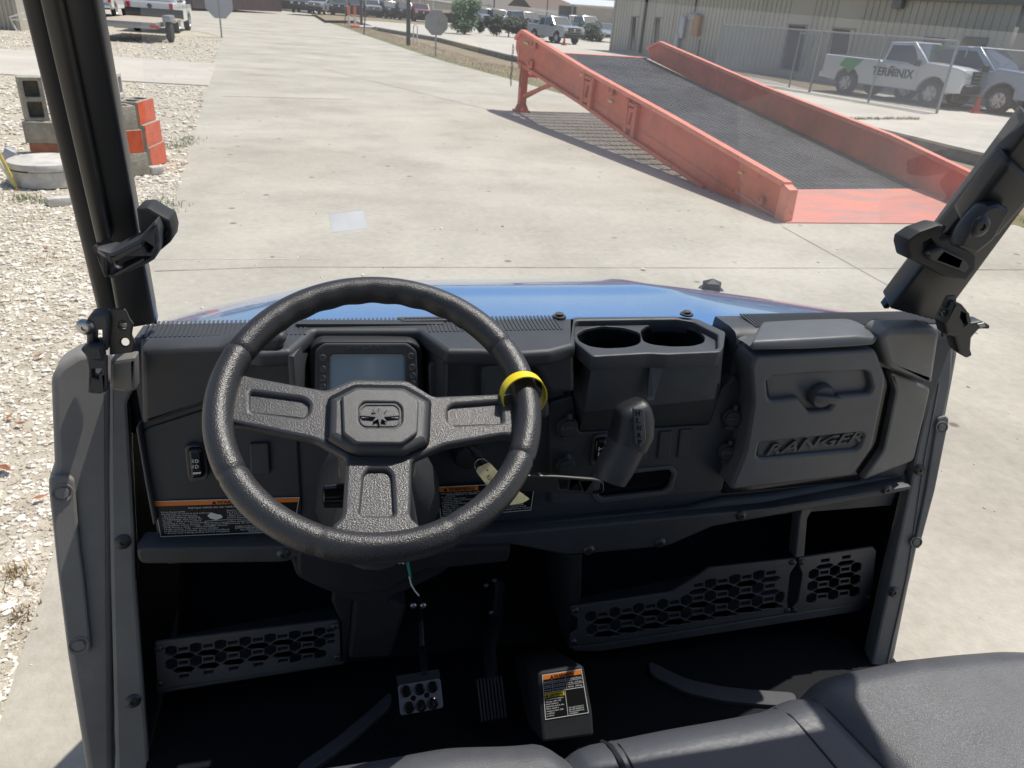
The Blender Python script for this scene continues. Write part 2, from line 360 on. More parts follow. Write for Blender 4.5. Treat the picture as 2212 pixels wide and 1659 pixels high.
def lathe_bm(bm, prof, c, axis=(0, 0, 1), n=24):
    q = Vector(axis).normalized().to_track_quat('Z', 'Y').to_matrix().to_4x4(); T = Matrix.Translation(c) @ q; rings = []
    for r, z in prof: rings.append([bm.verts.new(T @ Vector((max(r, 1e-5)*math.cos(2*PI*k/n), max(r, 1e-5)*math.sin(2*PI*k/n), z))) for k in range(n)])
    for i in range(len(rings)-1):
        for k in range(n): bm.faces.new((rings[i][k], rings[i][(k+1) % n], rings[i+1][(k+1) % n], rings[i+1][k]))
def lathe(name, parent, mt, prof, c, axis=(0, 0, 1), n=24, world=True):
    bm = bmesh.new(); lathe_bm(bm, prof, c, axis, n); bmesh.ops.recalc_face_normals(bm, faces=bm.faces); return link(name, bm2me(bm), mt, parent, world, smooth=True)
def copy_tree(o, parent=None):
    c = o.copy(); COL.objects.link(c)
    if parent: c.parent = parent
    for ch in list(o.children): copy_tree(ch, c)
    return c


# ================================================================== SETTING
def xy(p): return (p[0], p[1])
def ext(p, q, d):  # point beyond q by d metres on the line p-q
    p = Vector(p[:2]); q = Vector(q[:2]); e = (q-p).normalized(); r = q+e*d; return (r.x, r.y)
sheet('ground', M['farground'], [(-900, -40), (900, -40), (900, 1500), (-900, 1500)], GZ-.06)
edge = [G(*p) for p in ((0, 1559), (100, 1244), (230, 800), (370, 455), (410, 320), (450, 185), (465, 137), (480, 80))]
lowg = [G(*p) for p in ((703, 47), (745, 60), (785, 75), (850, 97), (950, 130), (1106, 172))]
rb = G(2205, 490); rb2 = ext(lowg[-1], rb, 30)
yard = [(edge[0].x, -8)]+[xy(p) for p in edge]+[xy(G(440, 70)), xy(G(330, 55)), xy(G(0, 25)), xy(G(-300, 0)), xy(G(-300, -26)), xy(G(100, -2)), xy(G(553, 17)), xy(G(673, 30))]+[xy(p) for p in lowg]+[xy(rb), rb2, (60, -8)]
sheet('yard_pavement', M['concrete'], yard, GZ)
sheet('gravel_ground', M['gravelbase'], [(-60, -8), (edge[0].x+.15, -8)]+[(p.x+.1, p.y) for p in edge]+[xy(G(440, 66)), xy(G(330, 52)), xy(G(0, 20)), (-60, 60)], GZ-.012)
sheet('path', M['path'], [xy(G(-250, 92)), xy(G(0, 105)), xy(G(467, 137)), xy(G(451, 185)), xy(G(0, 160)), xy(G(-250, 145))], GZ+.003)
wl = [L(*p) for p in ((770, 45), (820, 60), (950, 82), (1106, 120), (1834, 262), (2180, 345))]
wr = ext(wl[-2], wl[-1], 8)
sheet('parking_lot', M['lot'], [xy(p) for p in wl]+[wr, (60, wr[1]-6), (400, 60), (400, 160), (-60, 200), xy(L(690, 27))], LZ, thick=.18)
sheet('dry_grass_strip', M['dirt'], [xy(p) for p in lowg]+[xy(rb), rb2, (60, wr[1]-6), (wr[0], wr[1])]+[(p.x, p.y) for p in wl[::-1]], GZ-.016)
def offs(p, q, d):
    e = (Vector(q[:2])-Vector(p[:2])).normalized(); return Vector((e.y, -e.x))*d
gv = [xy(p) for p in lowg]+[xy(rb)]; gin = []
for i, p in enumerate(gv):
    q = gv[min(i+1, len(gv)-1)] if i < len(gv)-1 else gv[i]; o_ = offs(gv[max(i-1, 0)], gv[min(i+1, len(gv)-1)], -.75); gin.append((p[0]+o_.x, p[1]+o_.y))
sheet('green_grass_verge', M['greengrass'], gv+gin[::-1], GZ-.008)
sheet('far_grass_verge', M['dirt'], [xy(L(*p)) for p in ((673, 27), (703, 44), (803, 45), (923, 54), (1000, 62), (1000, 55), (903, 46), (803, 35), (700, 26))], LZ+.006)
sheet('fence_grass_bed', M['dirt'], [xy(L(*p)) for p in ((1430, 135), (1659, 172), (1760, 196), (1835, 201), (1900, 200), (1790, 164), (1679, 156), (1430, 118))], LZ+.006)
# retaining wall
bm = bmesh.new(); bc = bmesh.new(); P_ = [Vector((p.x, p.y, 0)) for p in wl[1:]]+[Vector((*wr, 0))]
for i in range(len(P_)-1):
    a, b = P_[i], P_[i+1]; d = (b-a); c = (a+b)/2; nn = Vector((d.y, -d.x, 0)).normalized(); R = Matrix.Rotation(math.atan2(d.y, d.x), 4, 'Z')
    side = -1 if nn.dot(Vector((0, 0, 0))-c) < 0 else 1
    box_bm(bm, c+nn*side*.06+Vector((0, 0, -.16)), (d.length+.06, .14, .30), 0, R)
    box_bm(bc, c+nn*side*.05+Vector((0, 0, .005)), (d.length+.08, .17, .05), 0, R)
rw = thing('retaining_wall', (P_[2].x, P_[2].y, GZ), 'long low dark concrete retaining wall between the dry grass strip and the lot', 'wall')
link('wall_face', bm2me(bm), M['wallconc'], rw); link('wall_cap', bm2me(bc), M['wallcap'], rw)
# joints in the yard concrete : real narrow grooves filled dark
jm = mat('joint_filler', (.30, .275, .23), .9, var=.3, vscale=6)
def joint(a, b, wd=.012, mt=None, z=GZ+.004):
    a = Vector(xy(a)); b = Vector(xy(b)); e = (b-a).normalized(); n = Vector((e.y, -e.x))*wd/2; k = max(2, int((b-a).length/.5)); L1 = []; L2 = []
    for i in range(k+1):
        p = a+(b-a)*i/k; j = 1+random.uniform(-.35, .5); L1.append(tuple(p+n*j)); L2.append(tuple(p-n*j))
    return sheet('pavement_joint', mt or jm, L1+L2[::-1], z)
joint(G(600, 577), G(2000, 580), .010); joint(G(335, 586), G(600, 577), .010)
joint(G(1690, 490), G(1960, 640), .008); joint(G(1200, 255), G(1690, 487), .006)
joint(G(700, 150), G(1120, 253), .02); joint(G(310, 560), G(700, 560), .005, mat('pale_scratch', (.62, .6, .54), .8))
joint(G(2060, 583), G(2212, 583), .012); joint(G(480, 208), G(760, 215), .03); joint(G(450, 120), G(900, 110), .05)
# gravel stones
def stones(n, region, r0, r1, seed):
    rnd = random.Random(seed); bm = bmesh.new()
    base = bmesh.new(); bmesh.ops.create_icosphere(base, subdivisions=1, radius=1); bv = [v.co.copy() for v in base.verts]; bf = [[v.index for v in f.verts] for f in base.faces]; base.free()
    V = []; Fc = []
    for i in range(n):
        c = region(rnd)
        if c is None: continue
        s = rnd.uniform(r0, r1)*(1.8 if rnd.random() < .06 else 1)*(min(1, .35+c[1]/9) if r1 < .03 else 1); sx, sy, sz = s*rnd.uniform(.8, 1.5), s*rnd.uniform(.7, 1.2), s*rnd.uniform(.45, .8); a = rnd.uniform(0, 6.28); o = len(V)
        ca, sa = math.cos(a), math.sin(a)
        for q in bv:
            k = rnd.uniform(.8, 1.15); x, y, z = q.x*sx*k, q.y*sy*k, q.z*sz*k; V.append((c[0]+x*ca-y*sa, c[1]+x*sa+y*ca, c[2]+z+sz*.35))
        for f in bf: Fc.append([o+k for k in f])
    me = bpy.data.meshes.new('s'); me.from_pydata(V, [], Fc); me.update(); return me
ex = [(p.x, p.y) for p in edge]
def edge_x(y):
    for i in range(len(ex)-1):
        if ex[i][1] <= y <= ex[i+1][1]: return ex[i][0]+(ex[i+1][0]-ex[i][0])*(y-ex[i][1])/(ex[i+1][1]-ex[i][1])
    return ex[0][0] if y < ex[0][1] else ex[-1][0]
pathp = [G(0, 105), G(467, 137), G(451, 185), G(0, 160)]
def reg_near(r):
    y = 1.2+8.3*r.random()**1.35; x = edge_x(y)-abs(r.random()**1.2)*(1.2+y*.42)+r.gauss(0, .03); return (x, y, GZ-.012)
def reg_far(r):
    y = 9+r.random()**1.3*29; x = edge_x(y)-r.random()*(3+y*.25)
    for q in (0,):
        t = (x-pathp[0].x)/(pathp[1].x-pathp[0].x); y1 = pathp[0].y+t*(pathp[1].y-pathp[0].y); t2 = (x-pathp[3].x)/(pathp[2].x-pathp[3].x); y0 = pathp[3].y+t2*(pathp[2].y-pathp[3].y)
        if y0-.1 < y < y1+.1 and r.random() > .015: return None
    return (x, y, GZ-.012)
o = link('gravel', join_meshes([stones(34000, reg_near, .006, .018, 3), stones(12000, reg_far, .015, .036, 4)]), M['stone'], smooth=True); tag(o, kind='stuff')
for p_ in o.data.polygons: p_.use_smooth = True
def reg_yard(r):
    y = r.uniform(1.3, 9); x = r.uniform(edge_x(y), 6); return (x, y, GZ)
o = link('loose_pebbles', stones(170, reg_yard, .005, .014, 9), M['stone']); tag(o, kind='stuff')
# weeds by the gravel edge
def blades(n, reg, h, seed, spread=.3):
    r = random.Random(seed); V = []; Fc = []
    for i in range(n):
        c = reg(r); a = r.uniform(0, 6.28); hh = h*r.uniform(.5, 1.3); lx, ly = math.cos(a), math.sin(a); wd = hh*.05+.003; o = len(V); k = r.uniform(.1, 1)*spread*hh*3
        V += [(c[0]-ly*wd, c[1]+lx*wd, c[2]), (c[0]+ly*wd, c[1]-lx*wd, c[2]), (c[0]+lx*k, c[1]+ly*k, c[2]+hh)]; Fc.append([o, o+1, o+2])
    me = bpy.data.meshes.new('g'); me.from_pydata(V, [], Fc); me.update(); return me
def patch(cs):
    def f(r):
        c, s = r.choice(cs); return (c.x+r.gauss(0, s), c.y+r.gauss(0, s), c.z)
    return f
weed = mat('weed_green', (.10, .15, .05), .7, col2=(.22, .22, .09), vscale=12)
straw = mat('straw', (.42, .33, .19), .8, col2=(.28, .20, .11), vscale=12)
o = link('weeds', blades(700, patch([(G(400, 310), .12), (G(380, 318), .08), (G(340, 440), .09), (G(360, 447), .1), (G(410, 300), .12), (G(50, 430), .08), (G(90, 436), .06), (G(205, 160), .3)]), .04, 5), weed); tag(o, kind='stuff')
o = link('dry_straw', blades(260, patch([(G(20, 640), .12), (G(60, 480), .12), (G(30, 1240), .03), (G(50, 1330), .03), (G(10, 1270), .05), (G(100, 560), .08)]), .025, 6), straw); tag(o, kind='stuff')
def gstrip(r):
    i = r.randrange(len(gv)-1); t = r.random(); a = gv[i]; b = gv[i+1]; k = r.random()**.8; ia = gin[i]; ib = gin[i+1]
    x = a[0]+(b[0]-a[0])*t; y = a[1]+(b[1]-a[1])*t; x2 = ia[0]+(ib[0]-ia[0])*t; y2 = ia[1]+(ib[1]-ia[1])*t; return (x+(x2-x)*k*3, y+(y2-y)*k*3, GZ-.01)
o = link('verge_grass', blades(9000, gstrip, .07, 8), straw); tag(o, kind='stuff')
o = link('lot_weeds', blades(700, lambda r: (lambda p: (p.x+r.gauss(0, .03), p.y+r.gauss(0, .03), 0))(L(1815+r.random()*170, 256+0.0+r.random()*3+(lambda q: 0)(0))+Vector((0, 0, 0))), .06, 11), weed); tag(o, kind='stuff')
# dry leaves
leafm = None
for i, (u, v, s) in enumerate(((12, 1018, .05), (45, 920, .03), (85, 773, .04), (38, 416, .05), (22, 905, .03), (45, 870, .02), (100, 540, .03), (88, 1080, .03))):
    c = G(u, v, .015); bm = bmesh.new(); a = random.uniform(0, 6.28); pts = [(-1, 0, 0), (-.4, .35, .12), (.3, .32, .05), (1, 0, .15), (.3, -.3, .2), (-.4, -.35, .1)]
    vs = [bm.verts.new((c.x+s*(x*math.cos(a)-y*math.sin(a)), c.y+s*(x*math.sin(a)+y*math.cos(a)), c.z+s*z)) for x, y, z in pts]; mid = bm.verts.new((c.x, c.y, c.z-.005))
    for k in range(6): bm.faces.new((vs[k], vs[(k+1) % 6], mid))
    o = link('dry_leaf', bm2me(bm), M['leafdry']); tag(o, ['large curled brown leaf at the left frame edge beside the vehicle flare', 'tan leaf on the gravel left of the vehicle latch', 'small brown leaf nearest the left windshield clamp', 'brown leaf just below the manhole riser', 'brown leaf at the left frame edge, level with the latch', 'tiny leaf midway down the left gravel', 'leaf on the gravel left of the windshield pillar', 'lowest reddish leaf beside the vehicle flare'][i], 'leaf', 'dry leaves on the gravel')
# ------------------------------------------------------------------ red loading ramp
A = G(1690, 480); fo = G(1112, 240); ra = (fo-A); ra.z = 0; ra.normalize(); rw_ = Vector((ra.y, -ra.x, 0)); W = 3.22
ramp = thing('loading_ramp', A, 'long red steel yard ramp with dark grating deck and worn flap on the concrete', 'ramp')
def RP(s, ww, z): return A+ra*s+rw_*ww+Vector((0, 0, z))
def web(name, ww, poly, t, mt, px=False, **k):
    fr = Fr(A+rw_*ww, -ra, -rw_); return slab(name, ramp, mt, fr, [(-s, z) for s, z in poly], t, bev=.006, metric=True, **k)
frN = Fr(A, -ra, -rw_)
btm = [(0, 0), (1.72, .0), (3.99, .28), (5.94, .56), (9.42, .97)]; topl = [(9.72, 1.25), (9.7, 1.47), (9.21, 1.62), (5.93, 1.14), (2.91, .78), (.2, .42), (0, .36)]
web('side_beam', .06, btm+topl, .03, M['red'])
def strip(bm, pts, w0, w1, h0, h1):
    for i in range(len(pts)-1):
        (s0, z0), (s1, z1) = pts[i], pts[i+1]; vs = []
        for (s, z) in ((s0, z0), (s1, z1)):
            for ww in (w0, w1):
                for h in (h0, h1): vs.append(bm.verts.new(RP(s, ww, z+h)))
        for f in ((0, 1, 3, 2), (4, 6, 7, 5), (0, 4, 5, 1), (2, 3, 7, 6), (0, 2, 6, 4), (1, 5, 7, 3)): bm.faces.new([vs[k] for k in f])
topline = [(.12, .40), (2.91, .76), (5.93, 1.12), (9.3, 1.60), (9.68, 1.44)]
def railpart(name, ww, tl, mt):
    bm = bmesh.new(); strip(bm, tl, ww, ww+.11, -.025, .035); bmesh.ops.recalc_face_normals(bm, faces=bm.faces); return link(name, bm2me(bm), mt, ramp)
railpart('top_rail', 0, topline, M['red_rail'])
bm = bmesh.new(); strip(bm, [(1.72, .0), (3.99, .28), (5.94, .56), (9.42, .97)], -.0, .11, -.01, .05); bmesh.ops.recalc_face_normals(bm, faces=bm.faces); link('bottom_flange', bm2me(bm), M['red'], ramp)
web('end_plate', .0, [(-.02, 0), (.16, 0), (.16, .42), (.0, .37)], .12, M['red_rail'])
far = [(9.3, 1.2), (4.88, .58), (1.1, .08), (-.37, .0), (.2, .44), (1.87, .71), (5.04, 1.05), (9.05, 1.57), (9.45, 1.4)]
web('side_beam', W-.05, far, .03, M['red'])
railpart('top_rail', W-.08, [(-.33, .03), (.2, .43), (1.87, .70), (5.04, 1.04), (9.0, 1.56), (9.5, 1.42)], M['red_rail'])
# ribs and brackets on the near beam
frR = frN.lift(.0)
def ribpx(name, pts, t, lift, mt=M['red'], holes=()): return slab(name, ramp, mt, frN, pts, t, lift, .004, holes)
for dx, dy in ((0, 0), (94, 58)):
    ribpx('rib', [(1258+dx, 153+dy), (1263+dx, 156+dy), (1257+dx, 228+dy), (1251+dx, 224+dy)], .07, .01)
    ribpx('rib', [(1276+dx, 164+dy), (1282+dx, 168+dy), (1272+dx, 240+dy), (1266+dx, 236+dy)], .07, .01)
    ribpx('fork_pocket', [(1264+dx, 174+dy), (1276+dx, 178+dy), (1267+dx, 222+dy), (1259+dx, 219+dy)], .05, .0, holes=[[(1268+dx, 184+dy), (1273+dx, 186+dy), (1267+dx, 212+dy), (1262+dx, 210+dy)]])
    ribpx('bracket', [(1264+dx, 162+dy), (1277+dx, 168+dy), (1276+dx, 174+dy), (1264+dx, 170+dy)], .04, .02)
for (u, v) in ((1150, 96), (1143, 138), (1317, 196), (1640, 432)):
    slab('lashing_ring', ramp, M['red'], frN, [(u-6, v-8), (u+6, v-6), (u+5, v+10), (u-6, v+9)], .03, .0, .005, [[(u-2, v-10), (u+2, v-9), (u+2, v+4), (u-2, v+3)]])
for (u, v) in ((1135, 92), (1256, 162), (1317, 218), (1598, 372)):
    slab('reflector', ramp, M['signyellow'], frN, [(u-4, v-3), (u+5, v), (u+5, v+5), (u-4, v+2)], .01, -.025, .001)
# deck grating
bm = bmesh.new()
def dz(s): return .10+(s-1.0)*(1.20-.10)/8.5
n = 165
rng = [1.05+i*(9.45-1.05)/n for i in range(n+1)]
sl_ = math.atan2(1.1, 8.5)
rot = Matrix((rw_, ra*math.cos(sl_)+Vector((0, 0, math.sin(sl_))), Vector((0, 0, math.cos(sl_)))-ra*math.sin(sl_))).transposed().to_4x4()
for s in rng: box_bm(bm, RP(s, W/2, dz(s)), (W-.12, .018, .03), 0, rot)
for k in range(31): ww = .1+k*(W-.2)/30; box_bm(bm, RP(5.25, ww, dz(5.25)+.004), (.012, 8.48, .026), 0, rot)
link('grating_deck', bm2me(bm), mat('deck_grating', (.115, .115, .12), .55, metal=.3, var=.35, vscale=.9), ramp)
bm = bmesh.new()
for k in range(20):
    s = 1.3+k*.43; box_bm(bm, RP(s, W/2, dz(s)-.10), (W-.26, .07, .12), 0, rot)
link('cross_beams', bm2me(bm), M['red'], ramp)
bm = bmesh.new(); box_bm(bm, RP(9.5, W/2, dz(9.5)-.07), (W-.1, .08, .2), .008, rot); link('end_beam', bm2me(bm), M['red_rail'], ramp)
bm = bmesh.new(); vs = [bm.verts.new(RP(*p)) for p in ((-.05, .0, .012), (-.38, W+.03, .012), (1.07, W-.06, .13), (1.07, .06, .13), (-.05, .0, -.0), (-.38, W+.03, -.0), (1.07, W-.06, .09), (1.07, .06, .09))]
for f in ((0, 1, 2, 3), (7, 6, 5, 4), (0, 4, 5, 1), (1, 5, 6, 2), (2, 6, 7, 3), (3, 7, 4, 0)): bm.faces.new([vs[k] for k in f])
bmesh.ops.recalc_face_normals(bm, faces=bm.faces); link('flap', bm2me(bm), M['red_flap'], ramp)
for ww in (.12, W-.15):
    bm = bmesh.new(); R = Matrix.Rotation(math.atan2(ra.y, ra.x), 4, 'Z')
    box_bm(bm, RP(9.25, ww, .55), (.17, .15, .98), .01, R); box_bm(bm, RP(9.25, ww, .93), (.26, .2, .12), .01, R)
    lg = link('leg', bm2me(bm), M['red'], ramp, smooth=True)
    bm = bmesh.new(); box_bm(bm, RP(9.25, ww, .02), (.36, .3, .04), .005, R); cyl_bm(bm, RP(9.25, ww, .1), (0, 0, 1), .17, .14, 12, .1); link('foot', bm2me(bm), M['red'], lg, smooth=True)
bm = bmesh.new(); tube_bm(bm, [RP(9.2, .12, .33), RP(7.6, .1, .73)], .045, 8); tube_bm(bm, [RP(9.2, .15, .30), RP(9.0, 1.4, 1.0)], .04, 8); tube_bm(bm, [RP(9.2, W-.15, .3), RP(7.6, W-.1, .73)], .045, 8); tube_bm(bm, [RP(9.3, .1, .75), RP(9.3, W-.1, .75)], .045, 8); link('brace', bm2me(bm), M['red'], ramp, smooth=True)
bm = bmesh.new()
for q, (s, z0, z1) in enumerate(((9.55, 1.3, .45), (8.95, .95, .5))):
    k = int((z0-z1)/.055)
    for i in range(k):
        z = z0-i*.055; c = RP(s-.02*math.sin(i), -.06, z); a = i % 2*PI/2
        pts = [c+(ra*math.cos(a)+rw_*math.sin(a))*(.018*math.cos(t*PI/4))+Vector((0, 0, .034*math.sin(t*PI/4))) for t in range(9)]
        tube_bm(bm, pts, .007, 5, False)
link('chain', bm2me(bm), M['bolt'], ramp)
# ------------------------------------------------------------------ vehicles in the distance
def prof_mesh(poly, hw, bev):  # poly in (x,z), solid across y
    me = curve_mesh([poly], hw*2, bev, 3); me.transform(Matrix(((1, 0, 0, 0), (0, 0, -1, -hw), (0, 1, 0, 0), (0, 0, 0, 1)))); return me
def arch(cx, r, z, n=9): return [(cx-r*math.cos(PI*i/(n-1)), z+r*math.sin(PI*i/(n-1))) for i in range(n)]
def pickup(name, label, cat, loc, rz, paint, sc=1., kind='regular', group=None, detail=True):
    t = thing(name, loc, label, cat, rz, group)
    Lh = 2.65; hw = 1.0
    crew = kind != 'regular'
    if kind == 'suv': cab = [(-2.35, 1.05), (-2.2, 1.80), (.35, 1.86), (1.1, 1.12), (1.1, .95), (-2.35, .95)]
    elif kind == 'sedan': cab = [(-1.75, .95), (-1.15, 1.40), (.3, 1.45), (1.15, .95), (1.1, .85), (-1.7, .85)]
    elif crew: cab = [(-1.15, 1.1), (-1.05, 1.82), (.45, 1.9), (1.25, 1.2), (1.25, 1.0), (-1.15, 1.0)]
    else: cab = [(-.42, 1.15), (-.30, 1.84), (.55, 1.90), (1.32, 1.24), (1.32, 1.0), (-.42, 1.0)]
    wb = (-1.6, 1.62); wr_ = .40; zb = .42; ar = .50
    if kind == 'sedan':
        body = [(-2.3, .35)]+arch(-1.35, .38, .32)+arch(1.4, .38, .32)+[(2.25, .35), (2.3, .7), (1.2, .95), (-1.7, .98), (-2.3, .92)]; wb = (-1.35, 1.4); wr_ = .33
    else:
        belt = 1.22
        body = [(-2.68, .52), (-2.1, .45)]+arch(wb[0], ar, .42)+arch(wb[1], ar, .42)+[(2.12, .45), (2.6, .5), (2.66, .85), (2.60, 1.18), (2.3, 1.26), (1.30, 1.33), (1.2, belt)]
        body += ([(-.40, belt), (-.44, 1.26), (-2.66, 1.28), (-2.70, 1.2)] if kind == 'regular' else [(-1.12, belt), (-1.16, 1.24), (-2.66, 1.28), (-2.70, 1.2)])
    b = prof_mesh(body, hw*.98, .07)
    c = prof_mesh(cab, hw*.93, .05)
    for v in c.vertices:
        k = max(0, v.co.z-1.05)/.85; v.co.y *= (1-.17*k)
    bd = join_meshes([b, c]); bod = link('body', bd, paint, t, False, smooth=True)
    if kind not in ('sedan', 'suv'):
        x0 = -2.6; x1 = -.48 if kind == 'regular' else -1.25
        box('bed_floor', t, M['blkplastic'], ((x0+x1)/2, 0, 1.285), (x1-x0, 1.55, .012), world=False)
    def sideY(z): return hw*.93*(1-.17*max(0, z-1.05)/.85)+.004
    gl = []
    if kind == 'suv': wins = [[(-2.1, 1.2), (-2.0, 1.68), (-1.2, 1.72), (-1.2, 1.2)], [(-1.1, 1.2), (-1.1, 1.72), (-.25, 1.74), (-.25, 1.2)], [(-.15, 1.2), (-.15, 1.74), (.3, 1.72), (.82, 1.2)]]
    elif kind == 'sedan': wins = [[(-1.3, .98), (-.95, 1.33), (-.35, 1.35), (-.35, .98)], [(-.27, .98), (-.27, 1.35), (.2, 1.34), (.75, .98)]]
    elif crew: wins = [[(-1.0, 1.26), (-.95, 1.72), (-.3, 1.75), (-.3, 1.26)], [(-.2, 1.26), (-.2, 1.75), (.4, 1.75), (.95, 1.26)]]
    else: wins = [[(-.28, 1.28), (-.2, 1.74), (.52, 1.78), (.66, 1.66), (.95, 1.22), (.75, 1.18), (.55, 1.26)]]
    for wn in wins:
        for sd in (1, -1):
            bm = bmesh.new(); vs = [bm.verts.new((x, sd*(sideY(z)), z)) for x, z in wn]; f = bm.faces.new(vs if sd < 0 else vs[::-1])
            r = bmesh.ops.extrude_face_region(bm, geom=[f]); bmesh.ops.translate(bm, verts=[g for g in r['geom'] if isinstance(g, bmesh.types.BMVert)], vec=(0, sd*.006, 0)); bmesh.ops.recalc_face_normals(bm, faces=bm.faces)
            link('side_window', bm2me(bm), M['glasscar'], t, False)
    # windshield on the sloping cab front
    (xa, za), (xb, zb_) = [p for p in cab if p[0] > 0][:2]
    def wsq(p, q, inset, d):
        e = Vector((q[0]-p[0], 0, q[1]-p[1])).normalized(); nn = Vector((-e.z, 0, e.x)); nn = -nn if nn.z < 0 else nn
        a = Vector((p[0], 0, p[1]))+e*inset+nn*d; b_ = Vector((q[0], 0, q[1]))-e*inset*.6+nn*d; ya = sideY(p[1])-.10; yb = sideY(q[1])-.09; return a, b_, ya, yb, nn
    a, b_, ya, yb, nn = wsq((xa, za), (xb, zb_), .07, .004); bm = bmesh.new(); vs = [bm.verts.new(q) for q in ((a.x, -ya, a.z), (a.x, ya, a.z), (b_.x, yb, b_.z), (b_.x, -yb, b_.z))]; f = bm.faces.new(vs); r = bmesh.ops.extrude_face_region(bm, geom=[f]); bmesh.ops.translate(bm, verts=[g for g in r['geom'] if isinstance(g, bmesh.types.BMVert)], vec=nn*.008); bmesh.ops.recalc_face_normals(bm, faces=bm.faces); link('windshield', bm2me(bm), M['glasscar'], t, False)
    fx = 2.30 if kind == 'sedan' else 2.655
    if kind != 'sedan':
        box('grille', t, M['blkplastic'], (fx+.0, 0, .98), (.06, 1.15, .38), .02, world=False)
        gb = bmesh.new()
        for k in range(3): box_bm(gb, (fx+.035, 0, .87+k*.11), (.02, 1.08, .03))
        link('grille_bars', bm2me(gb), M['chrome'] if paint is M['silver'] else M['trim'], t, False)
        lathe('badge', t, M['chrome'], [(0, .02), (.10, .015), (.11, 0)], (fx+.045, 0, .99), (1, 0, 0), 16, False)
        box('front_bumper', t, M['blkplastic'], (fx+.03, 0, .62), (.22, 1.86, .26), .05, world=False)
        box('rear_bumper', t, M['chrome'], (-2.74, 0, .60), (.18, 1.8, .2), .03, world=False)
        bx = bmesh.new(); box_bm(bx, (-2.715, 0, .98), (.02, 1.45, .46), .008); link('tailgate', bm2me(bx), paint, t, False)
        lathe('tailgate_badge', t, M['blkplastic'], [(0, .02), (.09, .015), (.1, 0)], (-2.735, 0, 1.08), (-1, 0, 0), 16, False)
        box('door_handle', t, M['chrome'], (-.25 if not crew else .0, -hw*.98-.01, 1.1), (.16, .03, .03), .008, world=False)
    else:
        box('front_bumper', t, M['blkplastic'], (2.29, 0, .5), (.06, 1.3, .16), .02, world=False)
    for sd in (1, -1):
        hz = 1.03 if kind != 'sedan' else .68
        box('headlight', t, M['lampwhite'], (fx-.06, sd*.80, hz), (.16, .34, .2 if kind != 'sedan' else .12), .03, world=False)
        box('tail_light', t, M['lampred'], (-2.68 if kind != 'sedan' else -2.27, sd*.88, 1.0 if kind != 'sedan' else .78), (.08, .16, .42 if kind != 'sedan' else .14), .02, world=False)
        mx = 1.0 if kind != 'sedan' else .75; mz = 1.28 if kind != 'sedan' else .98
        box('mirror', t, M['blkplastic'], (mx, sd*1.08, mz), (.14, .22, .2), .03, world=False)
        for xw in wb:
            tw = sd*.85
            wh = lathe('wheel', t, M['tyre'], [(.0, -.13), (wr_*.6, -.13), (wr_*.94, -.12), (wr_, -.08), (wr_, .08), (wr_*.94, .12), (wr_*.62, .13), (wr_*.6, .10)], (xw, tw, wr_), (0, sd, 0), 28, False)
            bm = bmesh.new(); lathe_bm(bm, [(wr_*.62, .125), (wr_*.58, .10), (wr_*.55, .05), (.0, .04)], (xw, tw, wr_), (0, sd, 0), 28)
            for k in range(6):
                aa = k*PI/3; c_ = Vector((xw+math.cos(aa)*wr_*.32, tw+sd*.085, wr_+math.sin(aa)*wr_*.32)); box_bm(bm, c_, (wr_*.56, .035, .075), .01, Matrix.Rotation(-aa, 4, 'Y'))
            cyl_bm(bm, (xw, tw+sd*.09, wr_), (0, 1, 0), .07, .05, 14); bmesh.ops.recalc_face_normals(bm, faces=bm.faces); link('rim', bm2me(bm), M['rim'], wh, False, smooth=True)
    if kind != 'sedan':
        for sd in (1, -1):
            for xs2 in ((-.37, 1.02) if kind == 'regular' else (-1.1, -.22, 1.05)):
                box('door_seam', t, M['trim'], (xs2, sd*(hw*.98+.001), .87), (.014, .006, .62), world=False)
    box('underbody', t, M['blkplastic'], (0, 0, .55), (4.3 if kind != 'sedan' else 3.6, 1.5, .3), .02, world=False)
    t.scale = (sc, sc, sc); return t
SCN = lambda s: s
# white service pickup behind the chain-link fence
rwp = L(1831, 205); fwp = L(1991, 228); hd = math.atan2(fwp.y-rwp.y, fwp.x-rwp.x); mid = (rwp+fwp)/2; nrm = Vector((-math.sin(hd), math.cos(hd), 0)); s1 = .93
tk = pickup('pickup_truck', 'white regular-cab pickup with green stripe and black lettering behind the chain-link fence', 'pickup truck', mid+nrm*.85*s1, hd, M['wpaint'], s1)
